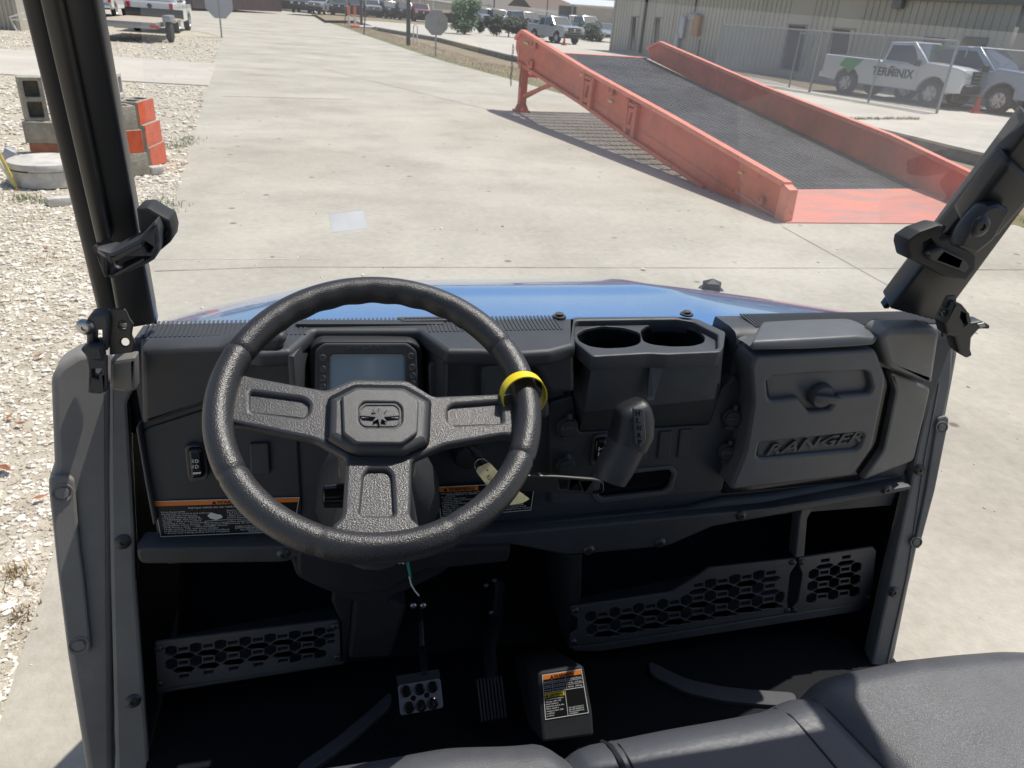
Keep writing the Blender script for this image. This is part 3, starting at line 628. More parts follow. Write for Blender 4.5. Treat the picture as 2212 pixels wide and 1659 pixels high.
# livery: green diagonal stripe and lettering on the right hand side
def sidequad(par, name, mt, pts, y=-.987, t=.004):
    bm = bmesh.new(); vs = [bm.verts.new((x, y, z)) for x, z in pts]; f = bm.faces.new(vs); r = bmesh.ops.extrude_face_region(bm, geom=[f]); bmesh.ops.translate(bm, verts=[g for g in r['geom'] if isinstance(g, bmesh.types.BMVert)], vec=(0, -t, 0)); bmesh.ops.recalc_face_normals(bm, faces=bm.faces); return link(name, bm2me(bm), mt, par, False)
sidequad(tk, 'green_stripe', M['green'], [(-1.78, 1.22), (-1.05, 1.22), (-1.45, .80), (-1.55, .74), (-1.73, .90), (-1.95, .94), (-1.98, .98)])
def local_text(par, s, x, z, h, w_, y, mt, shear=0.):
    cu = bpy.data.curves.new('t', 'FONT'); cu.body = s; cu.size = h/.7; cu.extrude = .003; cu.resolution_u = 2; cu.shear = shear; cu.offset = .014*h*3
    o = bpy.data.objects.new('t', cu); COL.objects.link(o); bpy.context.view_layer.update(); me = bpy.data.meshes.new_from_object(o.evaluated_get(bpy.context.evaluated_depsgraph_get())); bpy.data.objects.remove(o)
    xs = [v.co.x for v in me.vertices]; k = w_/(max(xs)-min(xs)); me.transform(Matrix.Diagonal((k, 1, 1, 1))); me.transform(Matrix(((1, 0, 0, x), (0, 0, -1, y), (0, 1, 0, z), (0, 0, 0, 1)))); return link('lettering', me, mt, par, False)
local_text(tk, 'TERMINIX', -.62, .78, .26, 1.55, -.992, M['blkplastic'])
sidequad(tk, 'emblem', M['blkplastic'], [(.0, 1.10), (.22, 1.10), (.14, 1.05), (.10, 1.0), (.06, 1.05)])
w2 = L(2149, 246); tk2 = pickup('pickup_truck', 'grey-blue pickup with green roof flash behind the gate, right of the white pickup', 'pickup truck', w2+Vector((-math.cos(hd), -math.sin(hd), 0))*1.62*s1+nrm*.85*s1, hd, M['greyblue'], s1, 'crew')
sidequad(tk2, 'green_roof_flash', M['green'], [(-1.02, 1.83), (-.5, 1.84), (-.75, 1.72), (-.9, 1.66)], y=-.82)
# left: white crew pickup with its flatbed trailer
g1 = G(382, 71); pk = pickup('pickup_truck', 'white crew-cab pickup seen from behind, hitched to the flatbed trailer', 'pickup truck', Vector((g1.x-.85, g1.y+1.6, GZ)), PI/2+.02, M['wpaint'], 1.0, 'crew')
g2 = G(215, 36); pickup('pickup_truck', 'white pickup at the far left, mostly hidden behind the windshield pillar', 'pickup truck', Vector((g2.x-.3, g2.y+2.5, GZ)), PI/2+.05, M['wpaint'], 1.0, 'crew')
ft = G(370, 91); ty = ft.y; tx = ft.x
tr = thing('flatbed_trailer', (tx-1.2, ty, GZ), 'low flatbed trailer with pale weathered plank deck parked on the gravel', 'trailer')
box('deck', tr, M['deck'], (tx-1.35, ty+1.6, GZ+.66), (2.15, 5.8, .06), .01)
bm = bmesh.new(); box_bm(bm, (tx-1.35, ty-1.33, GZ+.58), (2.3, .08, .2), .01); box_bm(bm, (tx-.25, ty+.2, GZ+.6), (.08, 3.1, .16), .01); box_bm(bm, (tx-2.45, ty+.2, GZ+.6), (.08, 3.1, .16), .01); box_bm(bm, (tx-1.35, ty+.2, GZ+.5), (.6, 3., .1), .01); link('frame', bm2me(bm), M['steel'], tr, smooth=True)
box('headboard', tr, M['blackpaint'], (tx-1.35, ty+4.5, GZ+.84), (2.3, .06, .36), .01)
for dx in (0, -2.7):
    lathe('wheel', tr, M['tyre'], [(.0, -.11), (.2, -.11), (.33, -.1), (.36, -.06), (.36, .06), (.33, .1), (.2, .11), (.0, .08)], (tx+dx, ty, GZ+.36), (1, 0, 0), 24)
    box('mudguard', tr, M['steel'], (tx+dx, ty+.05, GZ+.82), (.3, .95, .22), .05)
box('tail_light', tr, M['lampred'], (tx-.25, ty-1.4, GZ+.56), (.3, .05, .09), .01)
# grey pickup nose-on in the far lot, parked cars
lp = L(1212, 95); pickup('pickup_truck', 'silver-grey pickup facing the camera beyond the ramp, orange cone before its bumper', 'pickup truck', Vector((lp.x+.1, lp.y+2.2, 0)), -PI/2-.28+.62-.0, M['silver'], .86, 'crew')
rowp = [(655, 29, 'blackpaint', 'suv'), (695, 32, 'silver', 'suv'), (735, 34, 'blackpaint', 'suv'), (770, 36, 'blackpaint', 'crew'), (806, 38, 'silver', 'suv'), (842, 41, 'blackpaint', 'suv'), (876, 44, 'blackpaint', 'crew'), (914, 48, 'redpaint', 'suv'), (1052, 60, 'greyblue', 'suv'), (1083, 63, 'blackpaint', 'suv'), (1118, 66, 'wpaint', 'suv'), (1150, 72, 'blackpaint', 'suv'), (1250, 78, 'blackpaint', 'suv'), (1278, 82, 'silver', 'crew'), (1312, 92, 'silver', 'sedan')]
labs = ['first dark vehicle at the left end of the distant row', 'grey vehicle near the left end of the distant row', 'dark vehicle between the distant orange posts and the thin pole', 'dark pickup just left of the thin dark pole', 'grey vehicle just right of the thin dark pole', 'dark vehicle midway between the two dark poles', 'dark pickup just behind the thick dark pole', 'red vehicle left of the round-cornered stop sign back', 'grey-blue vehicle right of the round green tree', 'black vehicle second to the right of the green tree', 'white vehicle parked above the dark shrubs', 'black vehicle left of the silver-grey pickup', 'dark vehicle just right of the silver-grey pickup', 'silver pickup behind the round shrubs by the beige building', 'silver sedan half hidden by the corner of the beige building']
for (u, v, c, k), lb in zip(rowp, labs):
    p = L(u, v); pickup({'suv': 'parked_suv', 'crew': 'parked_pickup', 'sedan': 'parked_sedan'}[k], lb, 'car', p+Vector((0, 2.2, 0)), -PI/2+random.uniform(-.3, .3), M[c], .95, k, 'vehicles parked in the distant row')
# ------------------------------------------------------------------ buildings
B0 = L(1318, 109); B1 = L(1700, 165); bd = (B1-B0); bd.z = 0; bd.normalize(); bn = Vector((bd.y, -bd.x, 0))
if bn.dot(CAM-B0) < 0: bn = -bn
frB = Fr(B0, bd, bn)
xe = frB.uv(2172, 120)[0]
Bh = 3.25
bld = thing('metal_building', B0, 'long beige ribbed metal building with narrow dark windows and doors behind the fence', 'building')
ops = [[(1366, 37), (1375, 37), (1370, 108), (1360, 107)], [(1416, 39), (1427, 39), (1421, 114), (1410, 113)], [(1705, 54), (1741, 57), (1722, 152), (1685, 148)], [(1801, 62), (1837, 65), (1822, 168), (1783, 163)]]
wallpoly = [(0, 0), (xe, 0), (xe, Bh-.05), (0, Bh+.35)]
slab('wall', bld, M['siding'], frB, wallpoly, .2, bev=0, metric=True, holes=[[frB.uv(*p) for p in o_] for o_ in ops], smooth=False)
bm = bmesh.new(); k = 0; x = .15
opu = [(min(frB.uv(*p)[0] for p in o_)-.05, max(frB.uv(*p)[0] for p in o_)+.05) for o_ in ops]
while x < xe:
    if not any(a < x < b for a, b in opu): c = frB.P(x, Bh/2+.08, .012); box_bm(bm, c, (.05, .024, Bh-.05), 0, Matrix.Rotation(math.atan2(bd.y, bd.x), 4, 'Z'))
    x += .3
link('wall_ribs', bm2me(bm), M['siding'], bld)
for i, o_ in enumerate(ops):
    q = [frB.uv(*p) for p in o_]; x0, x1 = min(a[0] for a in q)-.05, max(a[0] for a in q)+.05; z0, z1 = min(a[1] for a in q)-.03, max(a[1] for a in q)+.05
    w_ = slab('window' if i < 2 else 'door', bld, M['glassdark'] if i < 2 else M['darkwall'], frB, [(x0, z0), (x1, z0), (x1, z1), (x0, z1)], .03, -.06, 0, metric=True)
    slab('frame', w_, M['trim'], frB, [(x0, z0), (x1, z0), (x1, z1), (x0, z1)], .05, .022, .003, metric=True, holes=[[(x0+.05, z0+.05), (x1-.05, z0+.05), (x1-.05, z1-.05), (x0+.05, z1-.05)]])
RB = Matrix.Rotation(math.atan2(bd.y, bd.x), 4, 'Z')
def bbox(name, mt, x, z, sx, sz, d, off=0., par=None, bev=.01): return box(name, par or bld, mt, frB.P(x, z, off+d/2), (sx, d, sz), bev, RB)
bbox('corner_trim', M['sidingtrim'], .0, Bh/2+.1, .16, Bh+.2, .05); xs_ = frB.uv(1451, 60)[0]; bbox('corner_trim', M['sidingtrim'], xs_, Bh/2, .14, Bh, .04); xs_ = frB.uv(1645, 60)[0]; bbox('corner_trim', M['sidingtrim'], xs_, Bh/2, .1, Bh, .04)
bbox('downspout', M['pole'], frB.uv(1391, 60)[0], Bh/2+.1, .14, Bh, .1)
slab('roof_fascia', bld, M['trim'], frB, [(-.3, Bh+.15), (xe+.3, Bh-.22), (xe+.3, Bh+.02), (-.3, Bh+.42)], .25, .22, .01, metric=True)
bm = bmesh.new(); a0 = frB.P(-.3, Bh+.43, .2); a1 = frB.P(xe+.3, Bh+.03, .2); b0 = a0-bn*9+Vector((0, 0, .9)); b1 = a1-bn*9+Vector((0, 0, .9)); vs = [bm.verts.new(p) for p in (a0, a1, b1, b0)]; f = bm.faces.new(vs); r = bmesh.ops.extrude_face_region(bm, geom=[f]); bmesh.ops.translate(bm, verts=[g for g in r['geom'] if isinstance(g, bmesh.types.BMVert)], vec=(0, 0, .08)); bmesh.ops.recalc_face_normals(bm, faces=bm.faces); link('roof', bm2me(bm), M['roofgrey'], bld)
a0 = frB.P(0, Bh/2+.1, -.2)-bn*4; a1 = frB.P(xe, Bh/2, -.2)-bn*4; box('end_wall', bld, M['siding'], a0+bd*.1, (.2, 8, Bh+.3), 0, RB); box('end_wall', bld, M['siding'], a1-bd*.1, (.2, 8, Bh-.1), 0, RB)
mb = bbox('meter_box', M['signback2'], frB.uv(1479, 56)[0], frB.uv(1479, 60)[1], .42, 1.0, .22); bbox('meter_box', mat('tan_box', (.40, .22, .12), .6), frB.uv(1512, 50)[0], frB.uv(1512, 56)[1], .45, .95, .25); bbox('meter_box', M['steel'], frB.uv(1500, 38)[0], frB.uv(1500, 36)[1], .8, .28, .15)
bbox('conduit', M['steel'], frB.uv(1503, 15)[0], 2.9, .08, 1.1, .08, .03); bbox('utility_cabinet', M['signback2'], frB.uv(1468, 85)[0], .65, .35, 1.3, .25); bbox('conduit', M['steel'], frB.uv(1512, 90)[0], .6, .07, 1.0, .07, .03)
bbox('wall_light', M['trim'], frB.uv(1947, 8)[0], frB.uv(1947, 10)[1], .42, .28, .25)
for uu in (2018, 2108): bbox('wall_vent', M['glassdark'], frB.uv(uu, 88)[0], frB.uv(uu, 90)[1], .9, .28, .05)
# right hand blue grey building behind
q0 = frB.P(xe+1.0, 0, -3); b2 = thing('metal_building', q0, 'blue-grey metal building with dark low-sloped roof at the right edge beyond the beige one', 'building')
c = q0+bd*6-bn*4; box('wall', b2, M['bluewall'], c+Vector((0, 0, 2.1)), (12, 8, 4.2), 0, RB); box('roof', b2, M['trim'], c+Vector((0, 0, 4.3)), (12.8, 8.8, .25), .02, RB); bm = bmesh.new()
for k in range(24): box_bm(bm, q0+bd*(.25+k*.5)+bn*.01+Vector((0, 0, 2.1)), (.05, .03, 4.1), 0, RB)
link('wall_ribs', bm2me(bm), M['bluewall'], b2)
# left edge corrugated shed
s0 = G(46, 66); sh = thing('corrugated_shed', s0, 'tan corrugated metal shed at the far left beyond the gravel', 'building')
box('wall', sh, M['siding'], s0+Vector((-3, 1.0, 1.6)), (6, 2, 3.2)); bm = bmesh.new()
for k in range(40): box_bm(bm, s0+Vector((-.08-k*.15, -.02, 1.6)), (.06, .05, 3.2))
link('wall_ribs', bm2me(bm), M['siding'], sh)
p0 = G(36, 66); bm = bmesh.new(); tube_bm(bm, [p0+Vector((0, 0, 0)), p0+Vector((-.15, 0, .45)), p0+Vector((.35, 0, .62))], .03, 8); tube_bm(bm, [p0+Vector((-.1, 0, .38)), p0+Vector((.5, 0, .4)), p0+Vector((.55, 0, .05))], .03, 8); o = link('white_pipe_barrier', bm2me(bm), M['white'], smooth=True); tag(o, 'white bent pipe frame standing in front of the corrugated shed', 'pipe frame')
# ------------------------------------------------------------------ houses
def house(name, label, u0, u1, v, hw_, hr, wall, roof, gable=True, dep=9., win=3, Dist=None, over=.4):
    a = L(u0, v); b = L(u1, v); b = Vector((b.x, a.y+(b.y-a.y)*.3, 0)); d = b-a; ln = d.length; rz = math.atan2(d.y, d.x); t = thing(name, a, label, 'house', rz)
    box('wall', t, wall, (ln/2, dep/2, hw_/2), (ln, dep, hw_), world=False)
    bm = bmesh.new(); o_ = over
    if gable == 'front': P3 = [(-o_, -o_, hw_), (ln+o_, -o_, hw_), (ln/2, -o_, hw_+hr), (-o_, dep+o_, hw_), (ln+o_, dep+o_, hw_), (ln/2, dep+o_, hw_+hr)]; Fs = [(0, 1, 2), (3, 5, 4), (0, 2, 5, 3), (1, 4, 5, 2), (0, 3, 4, 1)]
    else:
        k = 0 if gable else min(ln*.35, hr*1.6); P3 = [(-o_, -o_, hw_), (ln+o_, -o_, hw_), (ln+o_, dep+o_, hw_), (-o_, dep+o_, hw_), (k-o_, dep/2, hw_+hr), (ln+o_-k, dep/2, hw_+hr)]; Fs = [(0, 1, 5, 4), (2, 3, 4, 5), (1, 2, 5), (3, 0, 4), (0, 3, 2, 1)]
    vs = [bm.verts.new(p) for p in P3]
    for f in Fs: bm.faces.new([vs[i] for i in f])
    bmesh.ops.recalc_face_normals(bm, faces=bm.faces); link('roof', bm2me(bm), roof, t, False)
    for i in range(win):
        x = ln*(i+.5)/win; wd = link('window', bm2me_box((x, -.02, hw_*.55), (min(1.4, ln/win*.45), .06, hw_*.42)), M['glassdark'], t, False)
        link('frame', bm2me_box((x, -.04, hw_*.55+hw_*.22), (min(1.5, ln/win*.5), .06, .1)), M['white'], wd, False)
    return t
def bm2me_box(c, s): bm = bmesh.new(); box_bm(bm, c, s); return bm2me(bm)
house('brick_building', 'long dark brown building at the far left beyond the street', 417, 635, 18, 4.5, 1.2, M['darkwall'], M['roofbrown'], True, 9, 6)
house('house', 'cream house with grey roof left of the thin dark pole', 735, 812, 21, 2.8, 2.0, M['wallcream'], M['roofgrey'], False, 9, 3)
house('house', 'wide grey-roofed house with front gable behind the thick dark pole', 866, 1000, 22, 2.6, 3.6, M['wallcream'], M['roofgrey'], False, 12, 4)
house('house', 'grey hip-roofed house just right of the green tree', 1019, 1066, 30, 1.4, 1.9, M['wallcream'], M['roofgrey'], False, 9, 2)
house('house', 'small grey-roofed house left of the brown-roofed one', 1076, 1146, 38, 1.2, 1.6, M['wallcream'], M['roofgrey'], False, 9, 3)
house('house', 'tall brown-roofed house left of the white-roofed shed', 1150, 1228, 42, 2.2, 3.6, M['wallcream'], M['roofbrown'], True, 9, 3)
house('house', 'small dark-roofed house left of the cream house', 640, 700, 17, 2.4, 1.8, M['wallcream'], M['roofgrey'], False, 9, 2)
for (u0, u1, v, h_) in ((803, 862, 20, 2.9), (870, 935, 23, 2.7), (1208, 1232, 45, 1.9)):
    a = L(u0, v+8); b = L(u1, v+8); t = thing('carport', a, {803: 'white-roofed open carport left of the thick dark pole', 870: 'white-roofed open carport right of the thick dark pole', 1208: 'small white-roofed carport beside the white-roofed shed'}[u0], 'carport'); ln = (b-a).length
    box('roof', t, M['roofwhite'], (a+b)/2+Vector((0, 1.5, h_)), (ln, 4.5, .14), .02, Matrix.Rotation(.06, 4, 'Y'))
    for k in (0, .5, 1):
        p = a.lerp(b, k); box('post', t, M['white'], p+Vector((0, -.4, h_/2)), (.1, .1, h_))
a = L(1233, 60); b = L(1325, 62); t = thing('open_shed', a, 'white-roofed open-fronted shed left of the beige building', 'shed'); ln = (b-a).length
bm = bmesh.new(); P3 = [(-.5, -1, 3.15), (ln+6, -1, 3.5), (ln+6, 9, 4.5), (-.5, 9, 4.1)]; vs = [bm.verts.new(a+Vector(p)) for p in P3]; f = bm.faces.new(vs); r = bmesh.ops.extrude_face_region(bm, geom=[f]); bmesh.ops.translate(bm, verts=[g for g in r['geom'] if isinstance(g, bmesh.types.BMVert)], vec=(0, 0, .12)); bmesh.ops.recalc_face_normals(bm, faces=bm.faces); link('roof', bm2me(bm), M['roofwhite'], t)
box('wall', t, M['wallgrey'], a+Vector((ln/2+2, 8, 1.5)), (ln+4, .2, 3.1))
for k in range(5): box('post', t, M['bluewall'], a+Vector((ln*k/4, 0, 1.6)), (.25, .25, 3.2))
for k in (0, 2): box('door_panel', t, M['wallcream'], a+Vector((ln*(k+.5)/4, .3, 1.9)), (ln*.2, .1, 2.2))
p = L(1085, 42); o = box('brick_wall', None, M['wallbrick'], p+Vector((0, 3, .8)), (6, .3, 1.6)); tag(o, 'low red brick wall in front of the small grey-roofed houses', 'wall')
# dark board fence behind the parked row
a = L(560, 14); b = L(1010, 52); fd = b-a; t = thing('board_fence', a, 'long low dark board fence before the distant row of vehicles', 'fence'); bm = bmesh.new(); n = 60
for k in range(n):
    p = a.lerp(b, (k+.5)/n); box_bm(bm, p+Vector((0, -1.3, .5)), (fd.length/n*.97, .06, 1.0), 0, Matrix.Rotation(math.atan2(fd.y, fd.x), 4, 'Z'))
link('boards', bm2me(bm), M['darkwall'], t)
# ------------------------------------------------------------------ posts and signs
def stopback(u, v, vt, size, label, mt):
    g = G(u, v); dd = (g-CAM).length; px = dd/F*1.0; t = thing('road_sign', g, label, 'sign'); hh = atZ_h(g, u, vt); R_ = size*px/2
    tube('post', t, M['steel'], [g+Vector((0, .03, 0)), g+Vector((0, .03, hh+R_*.9))], .035, 8)
    f = Fr(g+Vector((0, 0, hh)), (math.cos(YAW), -math.sin(YAW), 0), (-math.sin(YAW), -math.cos(YAW), 0)); slab('plate', t, mt, f, [(R_/math.cos(PI/8)*math.cos(PI/8+k*PI/4), R_/math.cos(PI/8)*math.sin(PI/8+k*PI/4)) for k in range(8)], .012, -.02, .002, metric=True)
    tube('bolt', t, M['zinc'], [g+Vector((0, 0, hh+R_*.5)), g+Vector((0, -.06, hh+R_*.5))], .015, 8)
    return t
def atZ_h(g, u, v):
    d = ray(u, v); k = (g.x*g.x+g.y*g.y)**.5/(d.x*d.x+d.y*d.y)**.5; return H+d.z*k-g.z
stopback(479, 81, 7, 50, 'pale octagonal sign back on a steel post at the gravel corner', M['signback2'])
stopback(941, 121, 49, 44, 'grey octagonal sign back on a leaning steel post in the grass strip', M['signback'])
for u, v, r, lb, mt, hh in ((882, 98, .11, 'thick dark utility pole rising out of the dry grass strip', M['pole'], 9), (781, 59, .10, 'thin dark pole beside the orange and white posts', M['pole'], 9), (1066, 40, .13, 'thin brown pole right of the green tree', M['pole'], 9), (1180, 45, .14, 'green pole in front of the brown-roofed house', M['green_pole'], 9)):
    g = G(u, v) if v > 45 else L(u, v); o = tube('utility_pole', None, mt, [g, g+Vector((.0, 0, hh))], [r, r*.85], 12); tag(o, lb, 'pole')
for u, lb in ((754, 'left one of two orange-topped white marker posts in the grass tip'), (767, 'right one of two orange-topped white marker posts in the grass tip')):
    g = G(u, 58); t = thing('marker_post', g, lb, 'marker post', group='orange-topped marker posts'); tube('post', t, M['white'], [g, g+Vector((0, 0, 1.15))], .09, 10); tube('orange_cap', t, M['cone2'], [g+Vector((0, 0, .8)), g+Vector((0, 0, 1.45))], .10, 10)
a = G(757, 60); b = G(812, 63); t = thing('parking_stop', a, 'orange and white striped barrier bar lying at the grass tip', 'barrier'); tube('white_end', t, M['white'], [a.lerp(b, .35)+Vector((0, 0, .12)), b+Vector((0, 0, .12))], .09, 8); tube('orange_end', t, M['cone2'], [a+Vector((0, 0, .12)), a.lerp(b, .35)+Vector((0, 0, .12))], .09, 8)
for u, v, lb in ((745, 53, 'left'), (786, 75, 'right')):
    g = G(u, v); o = tube('wooden_stake', None, M['bark'], [g, g+Vector((.15, 0, 1.6))], .04, 6); tag(o, 'thin leaning wooden stake, the %s one beside the orange-topped posts' % lb, 'stake')
for u, v, lb, mt, h_ in ((893, 97, 'white', M['white'], .9), (1213/1, 98, 'x', None, 0)):
    if mt: g = G(u, v); o = tube('pipe_riser', None, mt, [g, g+Vector((0, 0, h_)), g+Vector((.1, 0, h_+.1)), g+Vector((.2, 0, h_)), g+Vector((.2, 0, 0))], .03, 8); tag(o, 'white bent pipe riser beside the thick dark pole', 'pipe')
def conebuild(p, s, lb):
    t = thing('traffic_cone', p, lb, 'traffic cone'); lathe('cone_body', t, M['cone'], [(.0, .5), (.025, .5), (.11, .04), (.0, .04)], p, (0, 0, 1), 16); box('base', t, M['cone'], p+Vector((0, 0, .02)), (.3, .3, .04), .01); t.scale = (1, 1, 1); return t
conebuild(L(1218, 98), 1, 'orange traffic cone in front of the silver-grey pickup'); conebuild(L(1659+1785/4, 244), 1, 'red traffic cone at the foot of the gate between the two pickups')
# yellow sign at far left with stand
g = G(36, 406); t = thing('yard_sign', g, 'small faded yellow sign on a leaning rusty post beside the white stake', 'sign')
tp = atZ(2, 262, GZ+.9); tp = g+Vector((-.17, -.1, .85)); tube('post', t, M['signyellow'], [g, tp], .02, 8)
slab('plate', t, M['signyellow'], Fr(tp, (math.cos(YAW), -math.sin(YAW), 0), (-math.sin(YAW), -math.cos(YAW), 0)), [(-.15, -.1), (.14, -.08), (.13, .2), (-.15, .2)], .006, .02, .001, metric=True)
g = G(30, 400); o = tube('white_stake', None, M['white'], [g, g+Vector((-.25, 0, .75))], .02, 6); tag(o, 'white plastic stake leaning beside the yellow sign', 'stake')
g = G(24, 345); o = box('outlet_box', None, M['signback2'], g+Vector((0, 0, .06)), (.12, .12, .14), .01, Matrix.Rotation(.5, 4, 'Y')); tag(o, 'small grey outlet box tipped on the gravel by the yellow sign', 'box')
pts = [G(*q)+Vector((0, 0, z)) for q, z in (((22, 340), .05), ((30, 358), .02), ((48, 366), .02), ((62, 366), .13), ((90, 376), .16), ((140, 384), .16))]
# manhole riser
mc = G(108, 393); t = thing('manhole_riser', mc, 'round pale concrete manhole riser with a flat lid on the gravel', 'manhole')
lathe('riser', t, M['conc_light'], [(.345, 0), (.345, .16), (.30, .165)], mc, (0, 0, 1), 40); lathe('lid', t, M['conc_light'], [(.36, .168), (.365, .20), (.355, .235), (.34, .243), (0, .245)], mc, (0, 0, 1), 40)
rp = []
for k in range(12): a = PI*1.02+k*.12; rp.append(mc+Vector((.36*math.cos(a), .36*math.sin(a), .168)))
o = tube('cable', None, M['cable'], [G(22, 340)+Vector((0, 0, .05)), G(30, 358)+Vector((0, 0, .02)), G(48, 366)+Vector((0, 0, .03))]+rp, .008, 6); tag(o, 'black cable running from the outlet box around the manhole riser', 'cable')
o = box('paving_piece', None, M['conc_light'], G(128, 441)+Vector((0, 0, .03)), (.2, .12, .08), .01, Matrix.Rotation(.5, 4, 'Z')); tag(o, 'broken pale concrete piece lying just right of the manhole riser', 'paver')
# cinder blocks
SB = 1.25
def blockmesh():
    Lx, Wy = .4*SB, .2*SB; hole = lambda cx: fillet([(cx-.075*SB, -.065*SB), (cx+.075*SB, -.065*SB), (cx+.075*SB, .065*SB), (cx-.075*SB, .065*SB)], .02)
    me = curve_mesh([[(-Lx/2, -Wy/2), (Lx/2, -Wy/2), (Lx/2, Wy/2), (-Lx/2, Wy/2)], hole(-.095*SB), hole(.095*SB)], .2*SB, .006); me.transform(Matrix.Translation((0, 0, .2*SB))); return me
bmsh = blockmesh()
def cblock(p, rz, label, mt, up_=None, face=None, tilt=0.):
    """p = centre of the underside"""
    t = thing('cinder_block', p, label, 'cinder block', group='stacked cinder blocks')
    T = Matrix.Identity(4)
    if up_ == 'end': T = Matrix(((0, 0, 1, -.1*SB), (0, -1, 0, 0), (1, 0, 0, .2*SB), (0, 0, 0, 1)))
    if up_ == 'endfront': T = Matrix(((0, 1, 0, 0), (0, 0, 1, -.1*SB), (1, 0, 0, .2*SB), (0, 0, 0, 1)))
    me = bmsh.copy(); me.transform(T)
    if up_ == 'endfront': link('added_back_plate', bm2me_box((0, .085*SB, .2*SB), (.19*SB, .02, .39*SB)), mt, t, False)  # added plate closing the cells from behind so they look dark
    link('shell', me, mt, t, False, smooth=True)
    if face:
        pos = {'-y': ((0, -.1*SB-.003, .1*SB), (.39*SB, .006, .19*SB)), '+x': ((.2*SB+.003, 0, .1*SB), (.006, .19*SB, .19*SB)), '-x': ((-.2*SB-.003, 0, .1*SB), (.006, .19*SB, .19*SB)), '-yt': ((0, -.1*SB-.003, .2*SB), (.19*SB, .006, .39*SB))}
        for fc in face: c, s = pos[fc]; link('painted_face', bm2me_box(c, s), M['blockred'], t, False)
    t.rotation_euler = (0, tilt, rz); return t
h = .2*SB
p = G(122, 330); cblock(p+Vector((0, 0, -.12)), .1, 'brick-red block half sunk at the foot of the left stack', M['brick'])
cblock(p+Vector((-.03, 0, h-.12)), .08, 'grey block in the middle of the left stack, cells facing up', M['block']); cblock(p+Vector((-.16, .05, 2*h-.12)), .42, 'grey block on end atop the left stack, its two cells facing the vehicle', M['block'], 'endfront')
p = G(285, 372); r_ = -.35
cblock(p, r_, 'bottom grey block of the front right stack with an orange left face', M['block'], face=['-y']) if False else None
def colm(p, r_, items):
    for k, (lb, mt, fc, du) in enumerate(items): cblock(p+Vector((du, 0, h*k)), r_, lb, mt, face=fc)
q = lambda u, v: G(u, v)
colm(G(266, 378), .62, [('bottom block of the front right stack, grey with worn edges', M['block'], None, 0), ('middle block of the front right stack with an orange long face', M['block'], ['-y'], -.02), ('top block of the front right stack, plain grey with open cells', M['block'], None, -.05)])
colm(G(318, 356), 1.42, [('bottom block of the orange-faced rear stack', M['block'], ['-y', '+x'], 0.02), ('middle block of the orange-faced rear stack', M['block'], ['-y', '+x'], 0), ('top block of the orange-faced rear stack with open cells', M['block'], ['-y', '+x'], -.04)])
p = G(258, 345); colm(p, .1, [('lowest grey block of the rear stack behind the pillar', M['block'], None, 0), ('grey block directly under the tall red-faced block', M['block'], None, 0)]); cblock(p+Vector((.02, 0, 2*h)), .05, 'block on end with a dark red face, topmost of the rear stack', M['conc_light'], 'end', ['-yt'])
o = box('brick_piece', None, M['conc_light'], G(338, 374)+Vector((0, 0, .04)), (.14, .12, .08), .012, Matrix.Rotation(.6, 4, 'Z')); tag(o, 'small pale brick piece on the gravel beside the orange-faced stack', 'brick')
# ------------------------------------------------------------------ chain-link fence and gate
def chainlink(par, p0, p1, z0, z1, cell=.075, r=.006):
    d = p1-p0; d.z = 0; ln = d.length; e = d/ln; hh = z1-z0; bm = bmesh.new(); k = -hh
    def seg(x0, za, x1, zb):
        if x1 < 0 or x0 > ln: return
        if x0 < 0: za += (zb-za)*(-x0)/(x1-x0); x0 = 0
        if x1 > ln: zb = za+(zb-za)*(ln-x0)/(x1-x0); x1 = ln
        tube_bm(bm, [p0+e*x0+Vector((0, 0, za)), p0+e*x1+Vector((0, 0, zb))], r, 3, False)
    while k < ln:
        seg(k, z0, k+hh, z1); seg(k, z1, k+hh, z0); k += cell
    return link('chain_mesh', bm2me(bm), M['steel'], par)
cf = [L(*p_) for p_ in ((1560, 165), (1704, 189), (1748, 199), (1875, 222), (2023, 245))]
t = thing('chain_link_fence', cf[2], 'galvanised chain-link fence with steel posts in front of the beige building', 'fence')
line0 = cf[1]; ln_ = (cf[4]-cf[2]); FH = 1.86
st = cf[2]+(cf[2]-cf[4])*1.05
for k, p_ in enumerate([st, cf[2], cf[3], cf[4]]): tube('post', t, M['steel'], [p_, p_+Vector((0, 0, FH+.03))], .036 if k in (1, 3) else .028, 10)
tube('post', t, M['steel'], [cf[1], cf[1]+Vector((0, 0, FH))], .03, 10)
tube('top_rail', t, M['steel'], [st+Vector((0, 0, FH)), cf[4]+Vector((0, 0, FH))], .022, 8); tube('top_rail', t, M['steel'], [cf[1]+Vector((0, 0, FH-.1)), cf[2]+Vector((0, 0, FH-.1))], .02, 8)
chainlink(t, st, cf[4], .03, FH)
gA = L(2051, 232); gB = L(2290, 258)
def atp(gx, u, v): return gx+Vector((0, 0, atZ_h(gx, u, v)))
t = thing('chain_link_gate', gA, 'chain-link gate with a round steel tube frame standing before the pickups', 'gate')
gh = 1.72; z0 = .18
bm = bmesh.new(); c4 = [gA+Vector((0, 0, z0)), gB+Vector((0, 0, z0)), gB+Vector((0, 0, gh)), gA+Vector((0, 0, gh))]
for i in range(4): tube_bm(bm, [c4[i], c4[(i+1) % 4]], .024, 8)
gm_ = gA.lerp(gB, .52); tube_bm(bm, [gm_+Vector((0, 0, z0)), gm_+Vector((0, 0, gh))], .02, 8); tube_bm(bm, [c4[0]+Vector((0, 0, .0)), gm_+Vector((0, 0, gh))], .006, 6); link('frame', bm2me(bm), M['steel'], t, smooth=True)
chainlink(t, gA, gB, z0, gh, r=.006)
